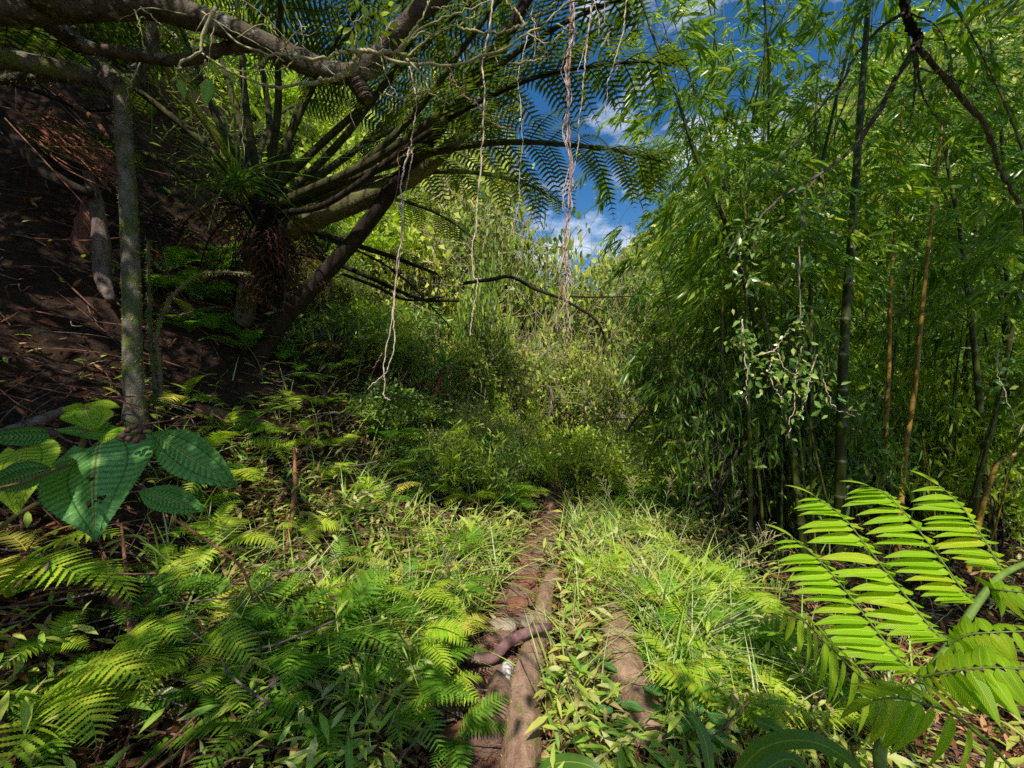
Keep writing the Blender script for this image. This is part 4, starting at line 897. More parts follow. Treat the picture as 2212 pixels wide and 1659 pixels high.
SP = [[shrubproto(1, 'shrub', 60, 64, .078, bare=9), 0], [shrubproto(2, 'shrub', 70, 54, .08, bare=10), 0], [shrubproto(3, 'shrub_dark', 55, 65, .085, bare=2), 0],
      [shrubproto(4, 'shrub_lime', 55, 66, .085, bare=2), 0], [shrubproto(5, 'shrub_lime', 40, 34, .17, bare=1, tpl=T_BAMB2), 0], [shrubproto(6, 'shrub_dark', 45, 40, .13, bare=2, tpl=T_BASK), 0]]
def shrub(px, top, y, w, v, label, group=None, h=None):
    x = (px - 1106) / F * y; g = onG(x, y); zt = CZ - (top - 829.5) / F * y; hh = max(.5, zt - g[2]) if h is None else h
    pr = SP[v]
    if not pr[1]: t = pr[0]; pr[1] = 1; t.location = tuple(g); t.rotation_euler = (0, 0, R.uniform(0, 6.28))
    else: t = dup(pr[0], g, R.uniform(0, 6.28))
    t['label'] = label; t['category'] = 'shrub'
    if group: t['group'] = group
    t.scale = (w, w, hh / 1.62); return t
for px, top, y, w, v, lab in [
  (900, 450, 9.5, 1.5, 1, 'tall straw green shrub behind the leftmost root bundle'),
  (1020, 400, 10.0, 1.5, 0, 'tall olive shrub behind the long single hanging root'),
  (1130, 450, 10.5, 1.6, 1, 'twiggy tan and olive tree in the very middle of the back foliage'),
  (1240, 500, 12.0, 1.6, 0, 'yellowish olive tree behind the twisted root bundle'),
  (1330, 550, 12.5, 1.6, 1, 'golden olive tree below the right part of the sky gap'),
  (1420, 560, 12.5, 1.7, 0, 'distant olive tree at the foot of the sky gap, next to the bamboo'),
  (1040, 540, 7.2, .5, 2, 'dark leaved small tree hanging in front of the centre foliage'),
  (800, 430, 9.0, 1.5, 3, 'bright lime shrub seen between the leaning trunk and the arching trunk'),
  (740, 250, 9.5, 1.5, 3, 'tall lime green tree lit behind the tree fern stalks on their right'),
  (640, 150, 9.0, 1.5, 4, 'lit leafy bush behind the upright tree fern stalks'),
  (540, 170, 8.6, 1.5, 3, 'lime bush behind the left tree fern stalks'),
  (430, 120, 8.2, 1.5, 4, 'lit bush behind the yellow lit fern stalk'),
  (330, 60, 7.8, 1.4, 3, 'lime bush above the mossy trunk top'),
  (220, 60, 7.2, 1.3, 4, 'lit strappy bush at upper left behind the mossy limbs'),
  (110, 50, 6.8, 1.2, 3, 'lime bush high on the bank near the upper left corner'),
  (10, 60, 6.4, 1.2, 4, 'lit bush at the left edge above the bare soil'),
  (-110, 20, 6.2, 1.2, 3, 'lime bush cut by the left edge of the view'),
  (690, 480, 7.6, .9, 3, 'small lime bush low behind the arching trunk'),
  (870, 640, 7.0, .8, 5, 'dark leafy bush in shade right of the leaning trunk'),
  (980, 690, 7.2, .9, 0, 'small olive bush left of the trail end'),
  (1090, 700, 7.8, .9, 1, 'twiggy tan bush above the dark hollow at the trail end'),
  (1190, 690, 8.5, 1.0, 1, 'tan twiggy bush right above the reddish trunk at trail end'),
  (1290, 720, 8.0, .9, 0, 'olive bush left of the pale cliff gap'),
  (1430, 700, 8.0, .9, 5, 'dark bush right of the pale cliff gap'),
  (1130, 845, 7.0, .5, 4, 'bright green spray of leaves at the mouth of the dark hollow'),
  (1010, 860, 6.0, .5, 1, 'small olive bush beside the trail on the left, before the hollow'),
  (930, 900, 5.6, .5, 5, 'low shaded bush on the slope left of the trail'),
  (1080, 950, 5.6, .4, 3, 'low olive bush at the left of the trail end'),
  (1150, 960, 6.0, .45, 3, 'low lime bush in the middle of the trail end'),
  (1280, 985, 5.8, .4, 0, 'low olive bush closing the trail on the right'),
  (1360, 1000, 5.6, .5, 4, 'low broad leaved bush just before the grove on the right of the trail end'),
  (1430, 950, 6.4, .7, 2, 'dark bush at the left foot of the bamboo grove'),
  (1500, 900, 7.5, .9, 2, 'dark bush inside the left edge of the bamboo grove'),
  (790, 700, 6.5, .7, 5, 'dark bush on the shaded slope under the crossing dead branches'),
  (620, 620, 6.8, .8, 5, 'dark bush under the arching trunk on the bank')]:
    shrub(px, top, y, w, v, lab)
for i in range(14):
    px = R.uniform(1560, 2420); y = R.uniform(11.5, 16); shrub(px, R.uniform(150, 420), y, R.uniform(2, 2.6), [3, 4, 3, 0][i % 4], 'sunlit green tree glimpsed through the bamboo from behind the grove', 'trees behind the bamboo grove')
for i in range(18):
    px = R.uniform(-200, 1000); y = R.uniform(9.5, 15); shrub(px, R.uniform(0, 330) if px > 500 else R.uniform(-60, 160), y, R.uniform(1.8, 2.4), [3, 0, 4, 1][i % 4], 'sunlit tree far up the left slope behind the tree fern', 'trees far up the left slope')
GU = {0: ('olive', 'low olive bush crowding the half shaded slope before the trail end', 'low olive bushes before the trail end'), 2: ('dark', 'low dark bush crowding the half shaded slope before the trail end', 'low dark bushes before the trail end'), 4: ('strappy', 'low strappy leaved bush crowding the slope before the trail end', 'low strappy bushes before the trail end'), 5: ('broad', 'low broad leaved dark bush crowding the slope before the trail end', 'low broad leaved bushes before the trail end'), 3: ('lime', 'low lime green bush crowding the slope before the trail end', 'low lime bushes before the trail end')}
n = 0
while n < 46:
    px, y = R.uniform(700, 1500), R.uniform(4.4, 8.0); x = (px - 1106) / F * y
    if abs(x - xc(y) + .06) < .30 + .08 * (y > 6): continue
    v = [0, 5, 4, 5, 3, 4, 2][n % 7]; h = R.uniform(.45, 1.05) * (1 + .12 * (y - 5)); shrub(px, 0, y, R.uniform(.32, .55), v, GU[v][1], GU[v][2], h); n += 1
for i in range(34):
    px = R.uniform(1500, 2300); y = R.uniform(4.2, 7.5); v = [5, 3, 4, 2][i % 4]
    shrub(px, 0, y, R.uniform(.45, .75), v, ['broad leaved dark undershrub among the bamboo culms', 'lime green undershrub among the bamboo culms', 'strappy leaved undershrub among the bamboo culms', 'small leaved dark undershrub among the bamboo culms'][i % 4], ['broad undershrubs in the grove', 'lime undershrubs in the grove', 'strappy undershrubs in the grove', 'small leaved undershrubs in the grove'][i % 4], R.uniform(.9, 2.6))
for i, (px, y) in enumerate([(1500, 5.6), (1540, 6.4), (1480, 7.2), (1590, 5.8), (1460, 8.4), (1520, 5.2), (1470, 6.4), (1560, 7.4), (1500, 8.6), (1440, 9.5), (1550, 5.4)]):
    put((px - 1106) / F * y, y, 1.0, 'bamboo culm whose leafy top leans out over the sky gap', 'bamboo leaning over the sky gap', None, (R.normal() * .03, -.10 - .015 * (i % 6)))
# pale gap: strip of pale cliff far behind
mb = MB(); Y0 = 17.; yy = np.linspace(0, 1, 30); xx = np.linspace(0, 1, 10); XX, YY = np.meshgrid(xx, yy)
c0 = P(1325, 965, Y0); c1 = P(1372, 845, Y0)
grid(mb, c0[0] + (c1[0] - c0[0]) * XX + .1 * np.sin(YY * 9), Y0 + .4 * np.sin(XX * 7) + .3 * YY + .1 * R.random(XX.shape), c0[2] + (c1[2] - c0[2]) * YY)
tag(mb.build('waterfall', M['cliff']), 'pale whitish strip like falling water glimpsed through the gap left of the grove', 'waterfall')

# ------------------------------------------------------------------ small ferns
def pinnatpl(lobes):
    n = lobes * 2; t = np.linspace(0, 1, n + 1); w = .105 * np.clip(1.12 * (1 - t ** 2.2), .02, 1) * np.clip(t * 12 + .6, 0, 1)
    w = np.where(np.arange(n + 1) % 2 == 1, w, w * .55); f = np.where(np.arange(n + 1) % 2 == 1, .018, -.01)
    z = -.16 * t ** 2; cu = .10 * t ** 2
    V, lf, q = [], [], []
    for i in range(n + 1):
        V += [[-w[i] + cu[i], t[i] + f[i], z[i] + .02], [cu[i], t[i], z[i]], [w[i] + cu[i], t[i] + f[i], z[i] + .02]]; lf += [[0, -1, t[i]], [0, 0, t[i]], [0, 1, t[i]]]
    for i in range(n): q += [[3 * i, 3 * i + 1, 3 * i + 4, 3 * i + 3], [3 * i + 1, 3 * i + 2, 3 * i + 5, 3 * i + 4]]
    return np.array(V), np.array(lf), [np.array(q)]
T_PIN = {9: pinnatpl(9), 3: pinnatpl(3)}
def frondmesh(seed, mat, npin=24, e0=1.1, e1=-.7, lobes=9, W=.24, stalk=.14):
    """unit frond along +Y, arching"""
    rng = np.random.default_rng(seed); n = 40; e = np.linspace(e0, e1, n); st = np.stack([np.sin(np.linspace(0, rng.normal() * .35, n)), np.cos(e), np.sin(e)], -1); c = np.cumsum(st, axis=0) / n
    T = nrm(np.gradient(c, axis=0)); mb = MB(); tube(mb, c, np.linspace(.010, .002, n), 4, .1, cap=False)
    for s in (-1, 1):
        t = np.linspace(stalk, .985, npin) + (.008 if s > 0 else 0); i = np.minimum(n - 1, (t * n).astype(int)); u = (t - stalk) / (1 - stalk)
        l = W * (np.sin(np.pi * np.clip(.22 + .78 * u, 0, 1) ** 1.15) ** .75) * rng.uniform(.92, 1.05, npin) + .012
        U = np.cross(np.tile(A(1, 0, 0), (npin, 1)), T[i]); S = np.cross(T[i], U) * s
        d = nrm(S + T[i] * (.18 + .5 * u[:, None]) + U * .08)
        place(mb, T_PIN[lobes], c[i], d, U + rng.normal(size=U.shape) * .12, l, np.clip(.35 + .3 * rng.random(npin), 0, 1) if mat != 'fern_lit' else rng.random(npin))
    return mb.mesh('frond', M[mat])
FM = {m: [frondmesh(20 + i + 10 * k, m, 15 + 2 * i, R.uniform(.8, 1.3), R.uniform(-.9, -.2), 9, R.uniform(.20, .27)) for i in range(4)] for k, m in enumerate(('fern', 'fern_lit', 'fern_dry'))}
FL = [frondmesh(70 + i, 'fern', 18, 1.1, -.6, 3, .24) for i in range(3)]
def fern(c, L, n, label, mat='fern', group=None, az=None, spread=6.283, dry=0, tilt=0., seed=None):
    t = thing('fern', label, 'fern', c, group); a0 = R.uniform(0, 6.28) if az is None else az
    for k in range(n):
        a = a0 + spread * ((k + .5) / n - .5) + R.normal() * .15
        m = 'fern_dry' if k < dry else mat
        o = link('frond', FM[m][R.integers(0, 4)], t); o.rotation_euler = (tilt + R.normal() * .18, R.normal() * .2, a - math.pi / 2); s = L * R.uniform(.8, 1.1); o.scale = (s, s, s)
    return t
def fpx(px, py, L, n, label, mat='fern', az=None, spread=6.283, dry=0, tilt=0., lift=0.):
    return fern(G(px, py) + A(0, 0, .06 + lift), L * .78, n, label, mat, None, az, spread, dry, tilt)
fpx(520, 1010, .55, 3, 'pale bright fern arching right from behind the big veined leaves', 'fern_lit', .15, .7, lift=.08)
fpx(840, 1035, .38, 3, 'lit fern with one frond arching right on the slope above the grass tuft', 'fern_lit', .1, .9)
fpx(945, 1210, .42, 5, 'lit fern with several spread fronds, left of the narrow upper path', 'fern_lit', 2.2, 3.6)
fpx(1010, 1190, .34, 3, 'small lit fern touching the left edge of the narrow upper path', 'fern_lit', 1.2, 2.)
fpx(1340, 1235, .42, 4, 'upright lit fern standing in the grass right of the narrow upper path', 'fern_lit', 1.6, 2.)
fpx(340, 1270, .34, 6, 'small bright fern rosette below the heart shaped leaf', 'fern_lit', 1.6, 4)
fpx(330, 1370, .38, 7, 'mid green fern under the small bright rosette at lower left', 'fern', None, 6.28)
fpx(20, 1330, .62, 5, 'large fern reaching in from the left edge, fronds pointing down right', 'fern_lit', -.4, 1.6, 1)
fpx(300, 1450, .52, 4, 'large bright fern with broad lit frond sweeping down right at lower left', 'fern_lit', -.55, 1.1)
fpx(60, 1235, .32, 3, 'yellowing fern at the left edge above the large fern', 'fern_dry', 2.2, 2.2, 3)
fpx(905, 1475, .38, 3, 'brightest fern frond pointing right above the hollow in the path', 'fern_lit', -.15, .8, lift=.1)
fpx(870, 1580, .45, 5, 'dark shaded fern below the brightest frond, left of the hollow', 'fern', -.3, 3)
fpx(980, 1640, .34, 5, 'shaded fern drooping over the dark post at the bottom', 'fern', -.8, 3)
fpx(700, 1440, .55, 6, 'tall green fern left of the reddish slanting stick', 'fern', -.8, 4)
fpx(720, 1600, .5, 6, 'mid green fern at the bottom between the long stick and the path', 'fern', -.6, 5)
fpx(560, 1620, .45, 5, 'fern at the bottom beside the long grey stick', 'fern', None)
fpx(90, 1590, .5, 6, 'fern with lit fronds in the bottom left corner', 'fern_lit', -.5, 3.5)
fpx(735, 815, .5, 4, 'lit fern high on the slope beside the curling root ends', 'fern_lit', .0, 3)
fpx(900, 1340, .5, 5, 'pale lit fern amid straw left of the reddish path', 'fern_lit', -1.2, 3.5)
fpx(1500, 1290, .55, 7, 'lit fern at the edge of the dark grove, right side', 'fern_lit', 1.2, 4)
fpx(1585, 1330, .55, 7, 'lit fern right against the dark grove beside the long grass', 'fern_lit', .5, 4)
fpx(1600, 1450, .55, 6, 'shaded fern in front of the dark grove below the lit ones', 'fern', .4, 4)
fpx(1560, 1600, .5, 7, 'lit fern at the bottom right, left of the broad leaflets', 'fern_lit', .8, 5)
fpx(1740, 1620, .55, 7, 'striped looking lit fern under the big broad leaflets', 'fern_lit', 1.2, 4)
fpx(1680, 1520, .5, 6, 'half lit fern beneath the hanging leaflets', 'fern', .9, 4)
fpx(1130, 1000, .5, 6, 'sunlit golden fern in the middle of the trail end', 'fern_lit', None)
GA = 'ferns among the grass left of the path'; GC = 'ferns under the dark trunks on the shaded slope'; GD = 'ferns right of the path before the grove'; GE = 'ferns at the trail end'
def scatterferns(n, box, L, label, group, mats):
    k = 0
    while k < n:
        px, py = R.uniform(*box[0]), R.uniform(*box[1]); g = G(px, py); 
        if abs(g[0] - xc(g[1]) + .06) < .26 or not offlogs(g[:1], g[1:2], .22)[0]: continue
        fern(g + A(0, 0, R.uniform(.02, .10)), R.uniform(*L), int(R.integers(4, 7)), label, mats[R.integers(0, len(mats))], group, dry=int(R.random() < .3)); k += 1
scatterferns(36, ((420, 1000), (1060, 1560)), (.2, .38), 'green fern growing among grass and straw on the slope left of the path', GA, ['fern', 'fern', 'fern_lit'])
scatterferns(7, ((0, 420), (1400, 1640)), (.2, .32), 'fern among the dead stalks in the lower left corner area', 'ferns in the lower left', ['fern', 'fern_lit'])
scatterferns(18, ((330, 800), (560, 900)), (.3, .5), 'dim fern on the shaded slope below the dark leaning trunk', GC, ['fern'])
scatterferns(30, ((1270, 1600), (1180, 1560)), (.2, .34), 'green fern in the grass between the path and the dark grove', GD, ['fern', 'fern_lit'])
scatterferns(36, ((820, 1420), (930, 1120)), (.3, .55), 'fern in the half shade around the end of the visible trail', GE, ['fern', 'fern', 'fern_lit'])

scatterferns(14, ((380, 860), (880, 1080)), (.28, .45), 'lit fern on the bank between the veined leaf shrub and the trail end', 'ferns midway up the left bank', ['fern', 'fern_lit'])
# ------------------------------------------------------------------ grass tufts and seeding grasses
def tuft(px, py, k, L, label, mat='grass', w=.012, bright=(.3, .8), lean=A(0, 0, 0)):
    t = thing('grass_tuft', label, 'grass', G(px, py)); mb = MB(); az = R.uniform(0, 6.28, k); e = R.uniform(.7, 1.4, k)
    tp = strip(7, lambda q: w * (1 - q ** 2) + .0008, .3, .75, cols=3)
    place(mb, tp, R.normal(size=(k, 3)) * A(.04, .04, 0), np.stack([np.cos(az) * np.cos(e), np.sin(az) * np.cos(e), np.sin(e)], -1) + lean, np.tile(A(0, 0, 1), (k, 1)), R.uniform(*L, k), R.uniform(*bright, k)); mb.build('blades', M[mat], t)
tuft(1068, 1195, 60, (.28, .5), 'bright green tuft of long grass beside the upper path', w=.010, bright=(.25, .6))
tuft(1470, 1440, 130, (.4, .65), 'big straw coloured tuft of long grass drooping right of the mossy log', w=.009, bright=(.55, 1), lean=A(.2, -.2, 0))
tuft(1420, 1330, 60, (.35, .6), 'green grass tuft above the straw coloured tuft', w=.012, bright=(.2, .7))
tuft(1250, 1150, 60, (.3, .5), 'arching grass at the right edge of the upper path where it darkens', bright=(.3, .9))
tuft(1330, 1160, 60, (.3, .5), 'arching grass beneath the seeding grasses', bright=(.2, .7))
tuft(940, 1010, 50, (.3, .5), 'narrow leaved grass clump on the shaded slope left of the trail end', w=.012, bright=(0, .4))
GT = {0: ('green grass tuft with arching blades growing left of the path', 'grass tufts left of the path'), 1: ('green grass tuft with arching blades growing right of the path', 'grass tufts right of the path')}
tm = []
for v in range(4):
    mb = MB(); k = 46; az = R.uniform(0, 6.28, k); e = R.uniform(.6, 1.4, k)
    place(mb, strip(7, lambda q: .012 * (1 - q ** 2) + .0008, .3, .8, cols=3), R.normal(size=(k, 3)) * A(.035, .035, 0), np.stack([np.cos(az) * np.cos(e), np.sin(az) * np.cos(e), np.sin(e)], -1), np.tile(A(0, 0, 1), (k, 1)), R.uniform(.22, .5, k), np.clip(R.normal(.3 + .15 * v, .2, k), 0, 1)); tm.append(mb.mesh('grass_tuft', M['grass']))
n = 0
while n < 40:
    side = n % 2; px, py = (R.uniform(620, 1090), R.uniform(1010, 1480)) if not side else (R.uniform(1210, 1620), R.uniform(1090, 1600)); g = G(px, py)
    if abs(g[0] - xc(g[1]) + .06) < .24 or not offlogs(g[:1], g[1:2], .24)[0]: continue
    o = link('grass_tuft', tm[R.integers(0, 4)], None, g); o.rotation_euler = (0, 0, R.uniform(0, 6.28)); o.scale = (R.uniform(.7, 1.2),) * 3; tag(o, GT[side][0], 'grass', GT[side][1]); n += 1
GG = 'seeding grasses in front of the dark grove'
for i, (px, py, h, lx) in enumerate([(1375, 1180, .62, -.05), (1430, 1190, .7, .1), (1480, 1185, .72, .18), (1545, 1195, .62, .25), (1510, 1230, .6, .4), (1560, 1320, .5, .35), (1600, 1300, .55, .2), (1330, 1170, .6, -.15)]):
    g = G(px, py); t = thing('seed_grass', 'tall thin grass stem with feathery seed head before the dark grove', 'grass', g, GG)
    p = spl([A(0, 0, 0), A(lx * .3, 0, h * .6), A(lx, .0, h)], 24); mb = MB(); tube(mb, p, np.linspace(.003, .0012, 24), 4, .5); mb.build('stem', M['green_stem'], t)
    mb = MB()
    for q in range(26):
        s = p[R.integers(14, 24)]; a = R.uniform(0, 6.28); d = nrm(A(math.cos(a) * .7, math.sin(a) * .7, .9) + A(lx, 0, 0)); L = R.uniform(.05, .14)
        tube(mb, spl([s, s + d * L * .6, s + d * L - A(0, 0, .02)], 4), np.linspace(.0016, .0022, 4), 3, R.random(), cap=False)
    mb.build('seed_head', M['twig'], t)
# ------------------------------------------------------------------ big veined leaves in the left foreground
def bigleaf(par, b, t, side, mat, wf='heart', cup=.12, droop=.12, up=None, holes=(), name='leaf'):
    b, t, side = A(*b), A(*t), A(*side); L = np.linalg.norm(t - b); ax = (t - b) / L; hw = np.linalg.norm(side); sd = nrm(side - ax * np.dot(side, ax)); n = np.cross(sd, ax)
    if n[2] < 0: n = -n
    nt_, ncol = 46, 29; tt = np.linspace(0, 1, nt_); cs = np.linspace(-1, 1, ncol)
    xp = [0, .04, .1, .2, .32, .5, .68, .8, .9, .96, 1]; hp = [.40, .72, .90, .995, 1, .84, .55, .32, .14, .06, .0] if wf == 'heart' else [.06, .22, .44, .75, .94, 1, .84, .58, .27, .11, .0]
    V = np.zeros((nt_, ncol, 3)); lf = np.zeros((nt_, ncol, 3))
    w = np.interp(tt, xp, hp); w = np.convolve(np.pad(w, 2, 'edge'), np.ones(5) / 5, 'valid') * (tt < .999)
    ser = 1 + .022 * ((np.arange(nt_) % 2) * 2 - 1)
    for c, x in enumerate(cs):
        ww = w * hw * (ser if abs(x) > .99 else 1)
        back = (-.13 * x * x * (1 - tt) ** 6 if wf == 'heart' else 0 * tt)
        z = cup * hw * abs(x) ** 1.5 * w - droop * L * (tt - .3) ** 2 + .035 * hw * np.cos(x * 6.283) * w + .012 * L * np.sin(tt * 9 + x * 3) * abs(x)
        V[:, c] = b + ax * ((tt + back) * L)[:, None] + sd * (x * ww)[:, None] + n * z[:, None]
        lf[:, c] = np.stack([np.full(nt_, .4) + .1 * x, np.full(nt_, x), tt], -1)
    q = []
    for i in range(nt_ - 1):
        for c in range(ncol - 1):
            tc_, cc_ = (i + .5) / (nt_ - 1), -1 + 2 * (c + .5) / (ncol - 1)
            if any(((tc_ - h[0]) / h[2]) ** 2 + ((cc_ - h[1]) / h[3]) ** 2 + .5 * math.sin(tc_ * 90 + cc_ * 40) < 1 for h in holes): continue
            q.append([i * ncol + c, i * ncol + c + 1, (i + 1) * ncol + c + 1, (i + 1) * ncol + c])
    mb = MB(); o = A(*par.location); mb.add(V.reshape(-1, 3) - o, np.array(q), lf.reshape(-1, 3))
    k = 260; ti = R.integers(1, nt_ - 1, k); sg_ = R.choice([0, ncol - 1], k); p = V[ti, sg_] - o; dd = nrm(sd[None] * np.where(sg_ == 0, -1, 1)[:, None] + ax * .7 + rdir(k) * .35)
    place(mb, T_MOSS, p, dd, rdir(k), R.uniform(.003, .007, k) * A(.35, 1, 1)[None].repeat(k, 0)[:, :1].ravel(), np.full(k, .6))
    return mb.build(name, M[mat], par)
cl = thing('veined_leaf_shrub', 'hairy stemmed shrub with large quilted veined leaves and dark berries in the left foreground', 'shrub', onG(-1.1, .84))
co = A(*cl.location)
def W(dx, dy, dz): return A(dx, dz, -dy) / F      # offsets in picture units at one metre: right, down, away
bigleaf(cl, P(213, 958, .72), P(192, 1160, .60), W(72, 0, 0), 'clidemia', 'heart', -.10, .16, holes=((.42, -.10, .045, .085), (.66, -.13, .04, .07), (.65, .16, .028, .13)))
bigleaf(cl, P(330, 934, .76), P(500, 1046, .66), W(-14, 26, -14), 'clidemia', 'oval', .1, .12)
bigleaf(cl, P(52, 966, .66), P(26, 1102, .56), W(38, 2, 0), 'clid_lit', 'heart', -.08, .12)
bigleaf(cl, P(128, 940, .70), P(-40, 946, .60), W(1, 11, -8), 'clidemia', 'oval', .1, .1)
bigleaf(cl, P(296, 950, .78), P(78, 915, .84), W(2, 6, -30), 'clidemia', 'oval', .1, .1)
bigleaf(cl, P(210, 945, .78), P(296, 940, .72), W(0, 12, -10), 'clid_lit', 'oval', .1, .1)
bigleaf(cl, P(185, 882, .84), P(202, 925, .76), W(34, 3, 4), 'clid_lit', 'heart', -.15, .1)
bigleaf(cl, P(172, 876, .86), P(258, 876, .86), W(-2, 8, -14), 'clid_lit', 'oval', .1, .1)
bigleaf(cl, P(182, 884, .84), P(134, 878, .84), W(1, 7, -10), 'clid_lit', 'oval', .1, .1)
bigleaf(cl, P(300, 1060, 1.0), P(440, 1100, .95), W(-5, 22, -18), 'clidemia', 'oval', .05, .1)
bigleaf(cl, P(110, 1012, .55), P(-30, 1052, .50), W(-4, 14, -8), 'clidemia', 'oval', .1, .1)
bigleaf(cl, P(200, 1000, .80), P(130, 1080, .74), W(22, 18, 0), 'clidemia', 'oval', .1, .1)
mb = MB()
for pts, r in [([co + A(0, 0, -.05), P(-90, 1500, .80), P(-30, 1180, .80), P(120, 1060, .80), P(180, 950, .80), P(185, 882, .84)], .0045), ([P(165, 1080, .80), P(230, 985, .76), P(285, 940, .72), P(325, 932, .70)], .0035),
               ([P(172, 1010, .79), P(120, 960, .72), P(52, 966, .66)], .0028), ([P(172, 1000, .79), P(200, 965, .74), P(213, 958, .72)], .0025), ([P(-40, 1065, .45), P(40, 1045, .5), P(105, 1020, .55), P(160, 1000, .7)], .0025), ([P(165, 1090, .80), P(220, 1060, .82), P(275, 1040, .85)], .0025)]:
    tube(mb, spl(pts, 24) - co, r, 7, .5, .1)
mb.build('stem', M['hairy_stem'], cl)
th = np.linspace(0.01, np.pi - .01, 9)
for a, b, r in [(276, 930, .005), (288, 922, .005), (301, 932, .0052), (308, 944, .005), (278, 948, .005), (294, 952, .005), (265, 942, .005), (106, 930, .006), (113, 936, .006)]:
    mb = MB(); tube(mb, A(*P(a, b, .69)) - co + np.stack([0 * th, 0 * th, -np.cos(th) * r], -1), np.sin(th) * r, 12, .5); mb.build('berry', M['berry'], cl)

# lower veined seedlings and broad blades at the bottom right of the path
def veined(px, py, h, n, s, label):
    g = G(px, py); t = thing('veined_seedling', label, 'plant', g); mb = MB(); tube(mb, spl([A(0, 0, 0), A(.01, 0, h * .6), A(.0, .02, h)], 8), .003, 6, .5); mb.build('stem', M['hairy_stem'], t)
    for k in range(n):
        a = k * 2.4 + R.uniform(0, .5); z = h * (.55 + .45 * (k + 1) / n); b = A(math.cos(a) * .02, math.sin(a) * .02, z); tip = b + A(math.cos(a), math.sin(a), R.uniform(-.35, .15)) * s * R.uniform(.8, 1.2)
        bigleaf(t, g + b, g + tip, A(-math.sin(a), math.cos(a), 0) * s * .27, 'clidemia', 'oval', .1, .12)
veined(1290, 1500, .16, 6, .10, 'small bright veined seedling between the two logs')
veined(1330, 1600, .16, 6, .11, 'dark veined seedling between the logs near the bottom')
veined(1440, 1610, .2, 7, .12, 'veined seedling covering the foot of the mossy log')
veined(1510, 1650, .2, 6, .13, 'largest leaved veined seedling at the bottom edge, right of the mossy log')
veined(1240, 1500, .12, 5, .09, 'low veined seedling touching the path log')
GV = 'leafy weeds left of the path'
for i in range(8):
    px, py = R.uniform(330, 860), R.uniform(1120, 1560); veined(px, py, R.uniform(.1, .18), 5, R.uniform(.07, .1), 'small leafy weed with pointed leaves among the ferns left of the path'); col.objects[-1]
for o in list(col.objects):
    if o.get('label') == 'small leafy weed with pointed leaves among the ferns left of the path': o['group'] = GV
bl = thing('broad_blade_plant', 'plant with broad dark blade leaves arching along the bottom right edge', 'plant', onG(.75, 1.35)); bo = A(*bl.location)
for pts, w in [([(1560, 1720, 1.2), (1640, 1622, 1.15), (1740, 1600, 1.1), (1830, 1640, 1.05), (1880, 1700, 1.0)], .022), ([(1600, 1700, 1.25), (1680, 1590, 1.3), (1640, 1560, 1.35), (1620, 1540, 1.4)], .022), ([(1580, 1720, 1.2), (1700, 1640, 1.25), (1760, 1700, 1.2)], .02), ([(1130, 1720, 1.45), (1190, 1655, 1.45), (1260, 1650, 1.4), (1330, 1690, 1.35)], .022), ([(1540, 1710, 1.25), (1520, 1590, 1.3), (1480, 1530, 1.35)], .018)]:
    c = spl([P(*q) for q in pts], 20) - bo; T = nrm(np.gradient(c, axis=0)); S = nrm(np.cross(T, A(0, -.5, .8))); t = np.linspace(0, 1, 20); ww = w * np.sin(np.pi * np.clip(t ** .8, .03, .99)) ** .7
    V = np.stack([c - S * ww[:, None] + A(0, 0, .004), c, c + S * ww[:, None] + A(0, 0, .004)], 1).reshape(-1, 3); lf = np.stack([np.full((20, 3), .3), np.tile(A(-1, 0, 1), (20, 1)), np.tile(t[:, None], (1, 3))], -1)
    q = [[3 * i + k, 3 * i + k + 1, 3 * i + k + 4, 3 * i + k + 3] for i in range(19) for k in (0, 1)]; mb = MB(); mb.add(V, np.array(q), lf); mb.build('blade', M['shrub_dark'], bl)

